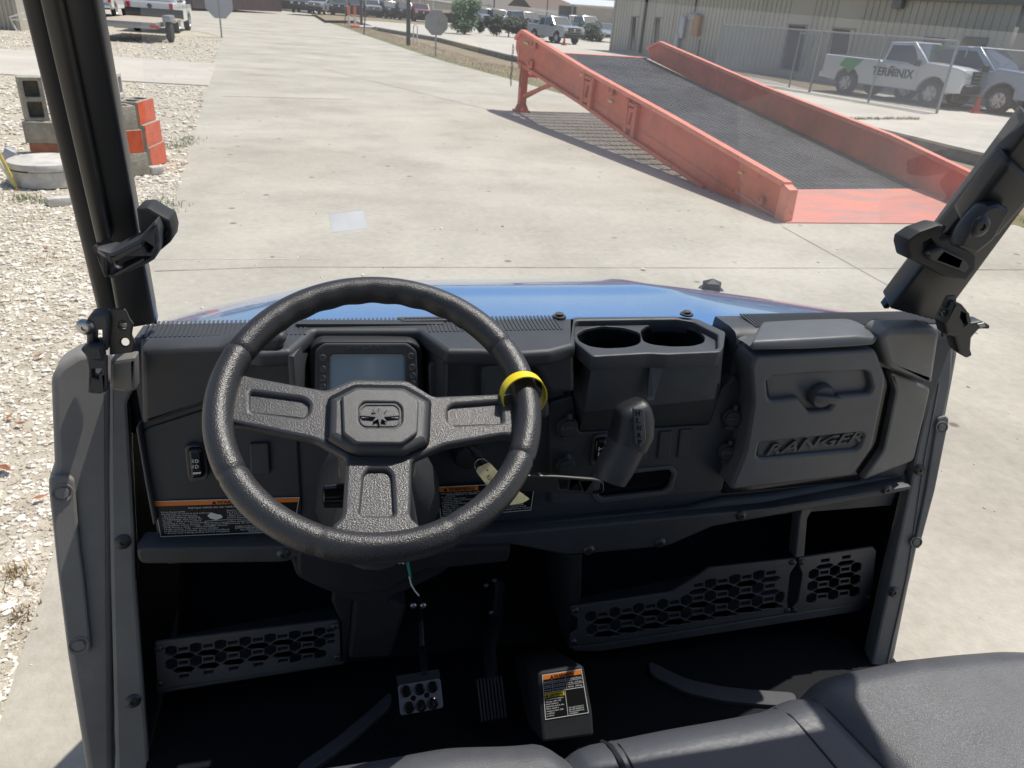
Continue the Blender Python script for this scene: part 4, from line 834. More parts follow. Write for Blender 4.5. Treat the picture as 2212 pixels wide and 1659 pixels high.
# ------------------------------------------------------------------ vegetation
def crown_mesh(c, lobes, n, leaf, seed):
    r = random.Random(seed); V = []; Fc = []
    for i in range(n):
        lc, lr = r.choice(lobes); a = r.uniform(0, 2*PI); z = r.uniform(-1, 1); q = math.sqrt(1-z*z); k = r.uniform(.55, 1.06)
        p = Vector(c)+Vector(lc)+Vector((q*math.cos(a)*lr[0], q*math.sin(a)*lr[1], z*lr[2]))*k
        if p.z < c[2]+.05: p.z = c[2]+.05+r.random()*.2
        e1 = Vector((r.gauss(0, 1), r.gauss(0, 1), r.gauss(0, .7))).normalized(); e2 = e1.orthogonal().normalized(); s = leaf*r.uniform(.6, 1.4); o = len(V)
        V += [p-e1*s, p+e2*s*.55, p+e1*s, p-e2*s*.55]; Fc.append([o, o+1, o+2, o+3])
    me = bpy.data.meshes.new('l'); me.from_pydata([tuple(v) for v in V], [], Fc); me.update(); return me
def plant(name, label, cat, g, w_, h_, leafm_, seed, n=2600, leaf=.12, group=None, trunk=True, z0=0.):
    t = thing(name, g, label, cat, 0, group); r = random.Random(seed); lobes = []
    for k in range(9): a = r.uniform(0, 6.28); q = r.uniform(0, .5)*w_/2; zz = z0+r.uniform(.25, .8)*(h_-z0); s = 1-abs(zz-z0-(h_-z0)*.45)/(h_-z0)*1.1; lobes.append(((q*math.cos(a), q*math.sin(a), zz), (w_*.32*s, w_*.32*s, min((h_-z0)*.26, h_-zz))))
    link('foliage', crown_mesh(g, lobes, n, leaf, seed), leafm_, t)
    bm = bmesh.new(); tube_bm(bm, [g, g+Vector((.05, 0, h_*.35)), g+Vector((0, 0, h_*.7))], [w_*.03, w_*.02, w_*.01], 7)
    for k in range(4): a = k*1.6; tube_bm(bm, [g+Vector((0, 0, h_*.2)), g+Vector((w_*.25*math.cos(a), w_*.25*math.sin(a), h_*.6))], [w_*.015, w_*.006], 5)
    link('trunk', bm2me(bm), M['bark'], t); return t
plant('tree', 'bushy round light green tree left of the distant parked vehicles', 'tree', L(1003, 74), 3.0, 2.5, M['leaf'], 5, 5200, .085)
for u, v, w_, h_, lb in ((1036, 73, .8, 1.0, 'small dry shrub just right of the green tree'), (1072, 78, 1.5, 1.5, 'dark shrub left of the round clipped one'), (1098, 80, 1.9, 1.5, 'round dark shrub left of the silver-grey pickup'), (1125, 82, 2.0, 1.4, 'low dark shrub behind the high end of the ramp'), (1160, 84, 2.2, 1.5, 'dark shrub beside the silver-grey pickup'), (1256, 84, 2.1, 1.4, 'olive shrub just right of the silver-grey pickup'), (1280, 90, 2.1, 1.5, 'dark shrub left of the beige building')):
    plant('shrub', lb, 'shrub', L(u, v), w_, h_, M['leafdark'], int(u), 1700, .075, 'dark shrubs at the edge of the lot')
plant('shrub', 'small round shrub by the far street behind the pale sign', 'shrub', L(507, 18), 2.2, 1.6, M['leafdark'], 77, 700, .2)
for u, v, w_, h_, lb in ((1100, 36, 7, 3.4, 'distant tree crown above the grey roofs'), (1112, 36, 5, 3.0, 'small distant tree right of the other crown above the grey roofs'), (655, 22, 7, 5.5, 'dark tree beside the brown building'), (720, 24, 6, 4.5, 'dark tree left of the cream house'), (1235, 38, 6, 3.2, 'distant low tree left of the white-roofed shed')):
    plant('distant_tree', lb, 'tree', L(u, v)*1.25, w_, h_, M['leafdark'], int(u)+1, 1800, .3)
# ================================================================== THE UTILITY VEHICLE
U = thing('utility_vehicle', (.45, 1.0, GZ), 'open-cab utility vehicle with black dashboard, steering wheel, bench seat and blue hood', 'utility vehicle')
FY = plY(1.2)      # fascia plane of the dashboard
def S(name, pts, t=.02, lift=.0, mt='dash', par=None, bev=.004, holes=(), r=.012, hr=0., fr=None, **k):
    return slab(name, par or U, M[mt] if isinstance(mt, str) else mt, fr or FY, pts, t, lift, bev, holes, r, False, hr, **k)
def bolt(name, par, u, v, fr, r=.009, lift=.0, mt='bolt', hexa=False):
    f = fr.lift(lift); a = f.uv(u, v); c = f.P(a[0], a[1], 0); bm = bmesh.new()
    lathe_bm(bm, [(r*1.25, 0), (r*1.25, .0015), (r, .004), (r*.8, .0055), (r*.42, .0058), (r*.38, .003), (0, .003)], c, f.n, 16); bmesh.ops.recalc_face_normals(bm, faces=bm.faces)
    return link(name, bm2me(bm), M[mt], par, smooth=True)
# ---- hood
def hood_z(x, y):
    if x < .02: D = .104*min(1.6, ((.02-x)/.49))**1.5
    elif x > .70: D = .105*min(1.5, ((x-.70)/.75))**1.2
    else: D = 0
    cr = .004*math.exp(-((x-.70)/.04)**2)-.0*x+.009*math.exp(-((x+.02)/.05)**2)
    # shallow pressed panel in the middle near the windshield
    pz = -.012/(1+math.exp((abs(x-.35)-.40)/.02))/(1+math.exp((y-1.56)/.012))
    return 1.235-.36*(y-1.33)**2-D*(1+.35*(y-1.8))+cr*min(1, max(0, (y-1.55)*5))+pz
bm = bmesh.new(); NX, NY = 90, 60; gv_ = []
for j in range(NY+1):
    y = 1.29+(2.04-1.29)*j/NY; row = []
    for i in range(NX+1):
        tt = (y-1.29)/.75; k_ = min(1, max(0, (y-1.36)/.30)); k_ = k_*k_*(3-2*k_); xl = -.36-.07*k_+max(0, y-1.70)*.35; xr = 1.27+.25*k_; x = xl+(xr-xl)*i/NX
        row.append(bm.verts.new((x+(.48-x)*.10*tt**2, y, hood_z(x, y)-(.0 if tt < .9 else (tt-.9)*1.2))))
    gv_.append(row)
for j in range(NY):
    for i in range(NX): bm.faces.new((gv_[j][i], gv_[j][i+1], gv_[j+1][i+1], gv_[j+1][i]))
r_ = bmesh.ops.extrude_face_region(bm, geom=bm.faces[:]); 
for g_ in r_['geom']:
    if isinstance(g_, bmesh.types.BMVert): g_.co.z -= .02
bmesh.ops.recalc_face_normals(bm, faces=bm.faces)
hood = link('hood', bm2me(bm), M['blue'], U, smooth=True)
kc = Vector((1.0, 1.80, hood_z(1.0, 1.80)))
bm = bmesh.new(); r = bmesh.ops.create_icosphere(bm, subdivisions=1, radius=.027); bmesh.ops.transform(bm, matrix=Matrix.Translation(kc+Vector((0, 0, .014))) @ Matrix.Diagonal((1.15, .9, .75, 1)), verts=bm.verts)
link('hood_latch_knob', bm2me(bm), M['blkplastic'], hood)
lathe('latch_base', hood, M['gloss'], [(.036, 0), (.033, .005), (0, .006)], kc, (0, 0, 1), 16)
# front end below the hood (bumper, fenders) so that the vehicle is whole
bm = bmesh.new(); box_bm(bm, (.48, 1.80, .45), (1.2, .7, .6), .05); link('front_bodywork', bm2me(bm), M['blkplastic'], U, smooth=True)
# wheels
for sx in (-1, 1):
    for yy in (1.95, -.35):
        c = Vector((.46+sx*.72, yy, GZ+.33)); wh = lathe('wheel', U, M['tyre'], [(.0, -.13), (.18, -.13), (.3, -.12), (.33, -.07), (.33, .07), (.3, .12), (.18, .13), (.17, .08), (0, .08)], c, (sx, 0, 0), 28)
# ---- dashboard body
bm = bmesh.new()
DX0, DX1 = -.345, 1.245
prof = [(1.305, 1.235), (1.302, 1.246), (1.24, 1.250), (1.215, 1.248), (1.204, 1.238), (1.2, 1.22), (1.2, .86), (1.2, .80), (1.33, .80)]
rings = []
prof2 = [(1.305, 1.10), (1.302, 1.12), (1.24, 1.12), (1.215, 1.12), (1.204, 1.12), (1.2, 1.11), (1.2, .86), (1.2, .80), (1.33, .80)]
n = len(prof)
for xa_, xb_, pf in ((DX0, -.088, prof), (-.088, .163, prof2), (.163, .402, prof), (.402, .745, prof2), (.745, DX1, prof)):
    rings = [[bm.verts.new((x, y, z)) for y, z in pf] for x in (xa_, xb_)]
    for k in range(n): bm.faces.new((rings[0][k], rings[0][(k+1) % n], rings[1][(k+1) % n], rings[1][k]))
    bm.faces.new(rings[0][::-1]); bm.faces.new(rings[1])
bmesh.ops.recalc_face_normals(bm, faces=bm.faces)
dash = link('dashboard', bm2me(bm), M['dash'], U, smooth=True)
# ribbed top mat : fine ridges running fore and aft
for xa_, xb_ in ((DX0+.012, .40), (.80, DX1-.01)):
    bm = bmesh.new(); x = xa_
    while x < xb_:
        wd_ = x < -.07 or x > .14; box_bm(bm, (x, 1.265 if wd_ else 1.285, 1.2535 if x < .5 else 1.2505), (.0036, .070 if wd_ else .03, .0026), 0); x += .0075
    link('ribbed_top', bm2me(bm), M['dash'], U)
S('vent_slot', [(858, 684), (1005, 682), (1012, 690), (868, 693)], .004, 0, 'tube2', bev=.0015, r=.004, fr=Fr((0, 1.2, 1.258), (1, 0, 0), (0, 0, 1)), holes=[[(872, 686.2), (996, 684.5), (999, 688), (876, 690)]])
# shoulder block at the left of the wheel
S('dash_shoulder', [(302, 762), (306, 754), (480, 747), (505, 737), (610, 722), (620, 735), (600, 765), (545, 780), (470, 860), (440, 878), (306, 922)], .05, .03, r=.012, bev=.01, segs=3)
# instrument hood (brow above the display)
PLT = Fr((0, 1.2, 1.2535), (1, 0, 0), (0, 0, 1))
slab('instrument_hood', U, M['dash'], PLT, [(334, 697), (700, 691), (1243, 686), (1243, 744), (1190, 758), (1130, 762), (1030, 757), (964, 757), (903, 713), (678, 713), (628, 757), (560, 762), (480, 752), (303, 748), (300, 722)], .030, 0, .009, r=.006, segs=3)
S('instrument_shoulder', [(968, 762), (1030, 762), (1130, 768), (1190, 763), (1240, 750), (1242, 848), (1188, 850), (1160, 797), (1130, 785), (1030, 782), (966, 782)], .05, .04, r=.008, bev=.008, segs=3)
for xc_, rz_ in ((-.078, .25), (.154, -.25)): box('recess_cheek', U, M['dash'], (xc_, 1.215, 1.17), (.012, .11, .15), .003, Matrix.Rotation(-rz_, 4, 'Z'))
slab('instrument_recess', U, M['dash'], plY(1.263), [(640, 700), (960, 700), (960, 900), (640, 900)], .02, 0, 0)
slab('instrument_shelf', U, M['dash'], Fr((0, 1.2, 1.20), (1, 0, 0), (0, 0, 1)), [(700, 905), (701, 905), (702, 906)], .001, 0, 0) if False else None
S('lower_left_panel', [(306, 930), (440, 886), (640, 880), (652, 1100), (640, 1160), (340, 1164)], .02, .006, r=.012, bev=.004)
S('left_trim_edge', [(293, 925), (300, 925), (320, 1040), (338, 1130), (330, 1135), (312, 1040)], .03, .022, 'dash2', r=.002, bev=.003)
S('upper_centre_panel', [(925, 785), (1060, 785), (1110, 805), (1130, 960), (930, 950)], .01, .012, r=.01)
S('console_cover', [(1038, 790), (1100, 788), (1185, 850), (1190, 905), (1040, 905)], .04, .03, 'dash2', r=.015, bev=.008)
slab('jamb_filler', U, M['dark'], plY(1.27), [(258, 765), (318, 742), (318, 935), (272, 935)], .01, 0, 0)
# ---- display
disp = S('display', [(668, 755), (688, 738), (890, 738), (912, 752), (918, 870), (670, 870)], .03, -.018, 'blkplastic', r=.01, bev=.004)
dfr = Fr(FY.P(*FY.uv(795, 820)), (1, 0, 0), (0, -1, .22))
slab('bezel', disp, M['dash'], dfr, [(680, 758), (700, 742), (880, 742), (900, 758), (905, 862), (679, 862)], .008, .016, .003, [[(712, 771), (718, 766), (868, 766), (874, 772), (876, 855), (711, 855)]], .006)
slab('screen', disp, M['screen'], dfr, [(710, 768), (715, 764), (870, 764), (877, 770), (878, 858), (708, 858)], .004, .011, 0)
for (u, v) in ((697, 773), (697, 797), (697, 817), (888, 769), (890, 793), (891, 811), (891, 828), (697, 835)):
    f = dfr.lift(.016); a = f.uv(u, v); lathe('button', disp, M['dash2'], [(.0060, 0), (.0060, .0012), (.0052, .0018), (0, .0012)], f.P(*a), f.n, 14)
text('lettering', disp, M['dash2'], dfr, 'POLARIS', 748, 754, 6, 90, lift=.0165, t=.001, bold=.02)
# ---- storage / cup holder console
cup = bpy.data.objects.new('cup_holder', None)
frC = Fr((0, 1.1, 1.238), (1, 0, 0), (0, 0, 1))
outer = [(1212, 700), (1240, 684), (1460, 682), (1508, 688), (1568, 716), (1564, 748), (1557, 760), (1440, 765), (1402, 763), (1280, 770), (1242, 738), (1230, 715)]
h1 = [(1245, 722), (1262, 711), (1300, 704), (1345, 707), (1376, 716), (1383, 722), (1384, 738), (1374, 745), (1350, 750), (1310, 752), (1275, 748), (1252, 737)]
h2 = [(1383, 714), (1395, 704), (1430, 698), (1475, 702), (1508, 713), (1523, 728), (1520, 740), (1495, 747), (1450, 748), (1410, 744), (1390, 737)]
cupo = slab('cup_holder', U, M['dash'], frC, [(1226, 712), (1243, 694), (1460, 690), (1500, 697), (1553, 722), (1553, 757), (1440, 763), (1402, 761), (1284, 768), (1248, 742)], .012, .0, .002, [h1, h2], .004, hr=.01)
slab('rim', cupo, M['dash'], frC, outer, .03, .012, .004, [[(1230, 712), (1247, 692), (1460, 689), (1497, 695), (1550, 722), (1550, 752), (1440, 758), (1404, 757), (1286, 763), (1251, 738)]], .008, hr=.006)
for cc in ((h1), (h2)):
    q = [frC.uv(*p) for p in cc]; bm = bmesh.new(); T_ = [bm.verts.new((frC.P(a, b, -.006))) for a, b in fillet(q, .01)]; B_ = [bm.verts.new((frC.P(a, b, -.085))) for a, b in fillet(q, .01)]
    for k in range(len(T_)): bm.faces.new((T_[k], T_[(k+1) % len(T_)], B_[(k+1) % len(T_)], B_[k]))
    bm.faces.new(B_); bmesh.ops.recalc_face_normals(bm, faces=bm.faces)
    for f in bm.faces: f.normal_flip()
    link('cup_well', bm2me(bm), M['dark'], cupo, smooth=True)
for u, v in ((1208, 685), (1483, 680)):
    f = Fr((0, 1.2, 1.255), (1, 0, 0), (0, 0, 1)); a = f.uv(u, v); lathe('fastener', cupo, M['blkplastic'], [(.014, 0), (.013, .003), (.008, .004), (.008, .008), (0, .009)], f.P(*a), (0, 0, 1), 16)
# console face below the cup holder, protruding, tapering down
c1 = plY(1.115)
pa = [c1.uv(*p) for p in ((1249, 740), (1280, 768), (1402, 761), (1442, 764), (1556, 757), (1566, 720))]
def face3(name, quads, mt, par=None):
    bm = bmesh.new()
    for q in quads: bm.faces.new([bm.verts.new(p) for p in q])
    bmesh.ops.remove_doubles(bm, verts=bm.verts, dist=.0005); bmesh.ops.recalc_face_normals(bm, faces=bm.faces)
    return link(name, bm2me(bm), mt, par or U, smooth=False)
def PP(fr, u, v): a = fr.uv(u, v); return fr.P(*a)
ZC = Fr((0, 1, 1.226), (1, 0, 0), (0, 0, 1))
t0, t1, t2, t3 = PP(ZC, 1240, 728), PP(ZC, 1281, 771), PP(ZC, 1556, 761), PP(ZC, 1568, 722)
k1 = plY(1.15); k0 = plY(1.195)
m0, m1, m2, m3 = PP(k0, 1238, 850), PP(k1, 1262, 890), PP(k1, 1542, 862), PP(k0, 1557, 838)
l1, l2 = PP(k0, 1251, 931), PP(k0, 1532, 916)
face3('console_face', [(t0, t1, m1, m0), (t1, t2, m2, m1), (t2, t3, m3, m2), (m0, m1, l1), (m1, m2, l2, l1), (m2, m3, l2)], M['dash'], U)
sa, sb_, sc_, sd_ = PP(ZC, 1401, 765), PP(ZC, 1440, 765), PP(plY(1.13), 1411, 864), PP(plY(1.13), 1397, 864)
e_ = Vector((0, -.012, 0)); face3('console_rib', [(sa+e_, sb_+e_*.2, sc_+e_*.1, sd_+e_*.1), (sa, sa+e_, sd_+e_*.1, sd_)], M['dash'], U)
# ---- centre stack
S('centre_stack', [(1251, 934), (1532, 918), (1545, 870), (1560, 838), (1590, 812), (1602, 830), (1598, 900), (1560, 1062), (1290, 1085), (1190, 1090), (1185, 870), (1238, 855)], .03, .012, r=.008, holes=[[(1300, 1030), (1446, 1014), (1456, 1025), (1447, 1053), (1436, 1063), (1300, 1078), (1290, 1070)]], hr=.006)
pk_ = S('storage_pocket', [(1280, 1022), (1452, 1006), (1464, 1020), (1454, 1060), (1440, 1070), (1296, 1088), (1280, 1078)], .01, .016, 'dash2', r=.006, bev=.003, holes=[[(1302, 1031), (1445, 1015), (1454, 1026), (1446, 1052), (1435, 1061), (1301, 1076), (1292, 1068)]], hr=.006)
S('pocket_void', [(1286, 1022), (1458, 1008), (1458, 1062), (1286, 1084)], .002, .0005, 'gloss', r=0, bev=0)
for pts in ([(1426, 934), (1453, 931), (1448, 990), (1420, 993)], [(1470, 929), (1497, 927), (1491, 987), (1463, 990)], [(1386, 937), (1402, 935), (1397, 993), (1383, 995)]):
    S('switch_blank', pts, .012, .016, 'dash', r=.003, bev=.0025)
def switch(quad_o, quad_i):
    o = S('rocker_switch', quad_o, .012, .018, 'dash2', r=.01, bev=.003); S('rocker', quad_i, .014, .027, 'gloss', o, r=.006, bev=.006, segs=3); return o
sw = switch([(1283, 945), (1290, 939), (1312, 937), (1320, 944), (1316, 1002), (1308, 1008), (1280, 1008), (1277, 1000)], [(1288, 952), (1313, 948), (1309, 998), (1284, 1000)])
for k, (ch) in enumerate(('H', 'H', 'H')): text('symbol', sw, M['white'], FY, ch, 1291+(-1)*k, 974+k*11, 8, 11, lift=.0295, bold=.01)
sw = switch([(398, 970), (404, 963), (430, 963), (442, 975), (450, 1030), (444, 1038), (412, 1042), (405, 1032)], [(405, 974), (412, 971), (432, 971), (438, 977), (442, 1030), (436, 1034), (414, 1036), (410, 1030)])
for v in (996, 1008):
    S('headlight_symbol', [(421, v-3), (426, v-4), (430, v), (426, v+4), (421, v+4)], .0005, .0285, 'white', sw, r=.002, bev=0, holes=[[(422.5, v-1.7), (425.5, v-2.4), (428, v), (425.5, v+2.4), (422.5, v+2.4)]])
    for q in range(4): S('beam_mark', [(414, v-3+q*2.0), (419, v-3+q*2), (419, v-2.3+q*2), (414, v-2.3+q*2)], .0005, .0285, 'white', sw, r=0, bev=0)
S('indicator_mark', [(416, 1021), (434, 1019.5), (434, 1023), (417, 1025)], .0005, .0285, 'white', sw, r=.001, bev=0)
S('switch_blank', [(538, 960), (580, 958), (584, 1025), (541, 1029)], .008, .014, 'dash', r=.004, bev=.003)
# sockets
def socket(u, v, r, txt=None, tabv=-1, tilt=0):
    f0 = FY.lift(.018); a = f0.uv(u, v); c = f0.P(*a); nn = Vector((tilt*.25, -1, .05)).normalized()
    o = lathe('power_socket', U, M['dash2'], [(r*1.0, 0), (r*1.0, .005), (r*.93, .008), (r*.86, .008), (r*.86, .004)], c, nn, 28)
    lathe('cap', o, M['dash'], [(r*.84, .002), (r*.84, .009), (r*.74, .012), (0, .012)], c, nn, 28)
    f = Fr(c, (1, 0, 0), nn); slab('cap_bar', o, M['dash2'], f, [(-r*.75, -r*.05), (r*.75, .05*r), (r*.75, .22*r), (-r*.75, .12*r)], .003, .0145, .001, metric=True)
    slab('tab', o, M['dash2'], f, [(-r*.22, r*.9), (r*.22, r*.9), (r*.22, r*1.55), (-r*.22, r*1.55)], .01, .014, .003, metric=True, r=.003)
    slab('lower_tab', o, M['dash'], f, [(-r*.5, -r*1.45), (r*.5, -r*1.4), (r*.55, -r*.95), (-r*.55, -r*.95)], .008, .008, .002, metric=True, r=.003)
    if txt: text('lettering', o, M['white'] if False else M['trim'], FY, txt, u-13, v+8, 6.5, 27, lift=.033, bold=.015, rot=.05)
    return o
socket(1225, 920, .021, '12 VOLT'); socket(1222, 1003, .020); socket(1582, 900, .020, None, tilt=-1); socket(1571, 974, .020, '12 VOLT', tilt=-1)
# ---- glove box
def wedge(name, rows, mt, bev=.006, par=None, back=.06):
    # rows of (pixel list, y): strips between successive rows, closed behind
    R = [[atY(u, v, y) for u, v in px_] for px_, y in rows]; n = len(R[0]); R = R+[[p+Vector((0, back, 0)) for p in R[-1]], [p+Vector((0, back*.2, -.02)) for p in R[0]]]
    bm = bmesh.new(); V = [[bm.verts.new(p) for p in r] for r in R]; m_ = len(V)
    for i in range(m_):
        a_, b_ = V[i], V[(i+1) % m_]
        for k in range(n-1): bm.faces.new((a_[k], a_[k+1], b_[k+1], b_[k]))
    bm.faces.new([r[0] for r in V]); bm.faces.new([r[-1] for r in V][::-1]); bmesh.ops.recalc_face_normals(bm, faces=bm.faces)
    bmesh.ops.bevel(bm, geom=bm.edges[:], offset=bev, segments=3, affect='EDGES', profile=.5)
    return link(name, bm2me(bm), M[mt], par or U, smooth=True)
wedge('glovebox_lid', [([(1648, 694), (1740, 689), (1829, 687), (1862, 697)], 1.255), ([(1624, 736), (1740, 731), (1850, 725), (1897, 728)], 1.135), ([(1622, 758), (1740, 756), (1850, 750), (1890, 746)], 1.128)], 'glove')
gb_ = S('glovebox_door', [(1622, 792), (1632, 770), (1888, 755), (1895, 762), (1913, 812), (1914, 830), (1885, 968), (1841, 1028), (1700, 1046), (1577, 1060), (1610, 975), (1627, 872)], .07, .065, 'glove', r=.012, bev=.007, segs=3,
        holes=[[(1657, 822), (1668, 814), (1868, 801), (1876, 806), (1885, 838), (1879, 850), (1812, 855), (1792, 886), (1748, 890), (1727, 860), (1668, 867), (1660, 858)], [(1641, 958), (1858, 935), (1866, 941), (1857, 966), (1849, 972), (1642, 991), (1636, 985)]], hr=.005)
S('handle_recess', [(1650, 806), (1895, 792), (1892, 860), (1800, 895), (1740, 897), (1660, 875)], .01, .050, 'glove', gb_, r=.004)
S('name_plate', [(1634, 950), (1872, 928), (1862, 976), (1634, 998)], .01, .056, 'dash2', gb_, r=.004)
text('lettering', gb_, M['dash2'], FY, 'RANGER', 1650, 984, 22, 200, lift=.0598, t=.0035, bold=.02, rot=.098, shear=.35)
a = FY.lift(.05).uv(1769, 850); c = FY.lift(.05).P(*a)
bm = bmesh.new(); lathe_bm(bm, [(.026, 0), (.026, .012), (.022, .018), (0, .018)], c, (0, -1, 0), 20); box_bm(bm, c+Vector((0, -.024, 0)), (.062, .014, .016), .004, Matrix.Rotation(.13, 4, 'Y')); bmesh.ops.recalc_face_normals(bm, faces=bm.faces); link('latch', bm2me(bm), M['dash2'], gb_, smooth=True)
S('glovebox_surround', [(1603, 760), (1620, 745), (1905, 735), (1930, 800), (1935, 840), (1905, 975), (1858, 1040), (1556, 1068), (1602, 900)], .01, .003, 'gloss', r=.01)
S('dash_end_cap', [(1900, 730), (1918, 712), (2020, 710), (2034, 720), (2030, 740), (2016, 832), (1918, 796)], .06, .05, 'panel', r=.012, bev=.012, segs=3)
S('dash_end_cap', [(1922, 803), (2012, 838), (2000, 890), (1975, 996), (1862, 1040), (1908, 975), (1936, 845)], .03, .02, 'panel', r=.012, bev=.006)
# ---- lower cross beam
S('cross_beam', [(292, 1184), (600, 1180), (1106, 1150), (1290, 1133), (1659, 1098), (1970, 1050), (1972, 1036+22), (1936, 1066), (1800, 1092), (1659, 1118), (1541, 1138), (1443, 1181), (1286, 1196), (1226, 1200), (1106, 1178), (880, 1185), (652, 1200), (620, 1216), (300, 1220)], .05, .04, 'dash', r=.015, bev=.006)
S('beam_ledge', [(292, 1168), (640, 1164), (1106, 1133), (1290, 1113), (1480, 1095), (1560, 1072), (1659, 1062), (1969, 1016), (1972, 1052), (1659, 1101), (1290, 1136), (1106, 1154), (600, 1184), (292, 1188)], .07, .030, 'dash', r=.01, bev=.012, segs=3, fr=Fr(FY.P(*FY.uv(1100, 1140)), (1, 0, 0), (0, -1, .55)))
for u, v in ((1272, 1188), (1426, 1172), (1601, 1113), (1915, 1057), (612, 1196)): bolt('bolt', U, u, v, FY, .010, .04)
# ---- tub: firewall, floor, sides
FLZ = .42
bm = bmesh.new()
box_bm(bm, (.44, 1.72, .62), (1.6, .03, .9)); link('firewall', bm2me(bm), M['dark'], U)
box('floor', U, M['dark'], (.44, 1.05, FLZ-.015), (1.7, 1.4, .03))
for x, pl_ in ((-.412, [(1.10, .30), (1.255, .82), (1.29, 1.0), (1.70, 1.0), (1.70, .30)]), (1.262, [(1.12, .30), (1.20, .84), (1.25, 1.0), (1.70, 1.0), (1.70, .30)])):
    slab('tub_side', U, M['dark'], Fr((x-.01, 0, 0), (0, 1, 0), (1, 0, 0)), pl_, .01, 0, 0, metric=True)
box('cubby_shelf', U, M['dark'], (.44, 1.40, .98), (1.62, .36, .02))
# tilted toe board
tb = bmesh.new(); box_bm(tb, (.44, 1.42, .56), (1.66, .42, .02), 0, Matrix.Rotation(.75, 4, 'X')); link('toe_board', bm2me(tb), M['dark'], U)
frT = Fr((.44, 1.28, .45), (1, 0, 0), (0, -.55, .8))
slab('floor_liner', U, M['floorband'], frT, [(1256, 1412), (1383, 1390), (1406, 1420), (1409, 1454), (1313, 1468), (1268, 1470)], .01, .0, .003, r=.01)
slab('floor_liner', U, M['floorband'], frT, [(800, 1500), (812, 1468), (860, 1462), (1083, 1430), (1083, 1495), (950, 1500), (810, 1530)], .01, .0, .003, r=.01)
for pl in ([(845, 1505), (790, 1555), (730, 1605), (640, 1668)], [(1400, 1440), (1480, 1480), (1559, 1497), (1640, 1505), (1720, 1510)]):
    f = Fr((.4, 1.1, FLZ+.012), (1, 0, 0), (0, 0, 1)); up_ = [(u, v-16) for u, v in pl]; dn = [(u+3, v+16) for u, v in pl]
    slab('floor_rib', U, M['floorband'], f, up_+dn[::-1], .02, 0, .004, r=.02)
# left and right cubby frame
S('cubby_post', [(735, 1200), (790, 1200), (765, 1300), (760, 1360), (750, 1425), (738, 1432), (736, 1345), (715, 1300)], .25, .015, 'dashlow', r=.008, bev=.006)
S('cubby_post', [(1231, 1200), (1258, 1198), (1256, 1285), (1240, 1392), (1226, 1404)], .30, .015, 'dashlow', r=.004, bev=.004)
S('vertical_strut', [(1732, 1096), (1762, 1092), (1745, 1120), (1738, 1204), (1717, 1206), (1726, 1120)], .03, .03, 'dash2', r=.004, bev=.004)
# perforated storage guards
def grille(quad, out, P=53., Q=28., clip=None, name='storage_guard', lift=.03, fr=FY, ang=None, poly=None, bolts=()):
    """quad: left-top, right-top, right-bottom, left-bottom of the patterned field in pixels; out: outline"""
    (ax, ay), (bx, by), (cx_, cy_), (dx_, dy_) = quad; lw = math.hypot(bx-ax, by-ay); lh = math.hypot(dx_-ax, dy_-ay)
    def mp(s, t): s /= lw; t /= lh; return ((ax+(bx-ax)*s)*(1-t)+(dx_+(cx_-dx_)*s)*t, (ay+(by-ay)*s)*(1-t)+(dy_+(cy_-dy_)*s)*t)
    import itertools
    def inside(p):
        c = False; n = len(poly)
        for i in range(n):
            x1, y1 = poly[i]; x2, y2 = poly[(i+1) % n]
            if (y1 > p[1]) != (y2 > p[1]) and p[0] < (x2-x1)*(p[1]-y1)/(y2-y1)+x1: c = not c
        return c
    holes = []
    def add(pts):
        q = [mp(min(max(a, 0), lw), min(max(b, 0), lh)) for a, b in pts]
        if poly and not all(inside(p) for p in q): return
        xs = [p[0] for p in pts]; ys = [min(max(p[1], 0), lh) for p in pts]; xs = [min(max(x, 0), lw) for x in xs]
        if max(xs)-min(xs) < 5 or max(ys)-min(ys) < 4: return
        # drop degenerate doubles
        z = [];
        for p in q:
            if not z or math.hypot(p[0]-z[-1][0], p[1]-z[-1][1]) > .8: z.append(p)
        if math.hypot(z[0][0]-z[-1][0], z[0][1]-z[-1][1]) <= .8: z.pop()
        if len(z) > 2: holes.append(z)
    nI = int(lw/P)+2; nJ = int(lh/Q)+2
    for i in range(-1, nI):
        for j in range(-1, nJ):
            x = i*P+P*.35; y = j*Q+Q*.35; a_, b_ = P/53., Q/28.
            sh = lambda cx0, cy0, L0: add([(cx0+dx0*a_, cy0+dy0*b_) for dx0, dy0 in L0])
            if -8 < y < lh+8 and -8 < x < lw+8: sh(x, y, [(-12.5, -7), (-3, -12), (3, -12), (12.5, -7), (12.5, 7), (3, 12), (-3, 12), (-12.5, 7)])
            if 2 < y < lh-2 and 0 < x+P/2 < lw: sh(x+P/2, y, [(-10.5, -4), (10.5, -4), (10.5, 4), (-10.5, 4)])
            if 2 < y+Q/2 < lh-2 and 4 < x+P/2 < lw-4: sh(x+P/2, y+Q/2, [(-23, 0), (-14, -5.6), (14, -5.6), (23, 0), (14, 5.6), (-14, 5.6)])
    o = slab(name, U, M['dash2'], fr, out, .006, lift, .001, holes, .004, smooth=True)
    for u, v in bolts: bolt('bolt', o, u, v, fr, .007, lift)
    return o
gq = [(1256, 1316), (1700, 1232), (1692, 1318), (1262, 1386)]
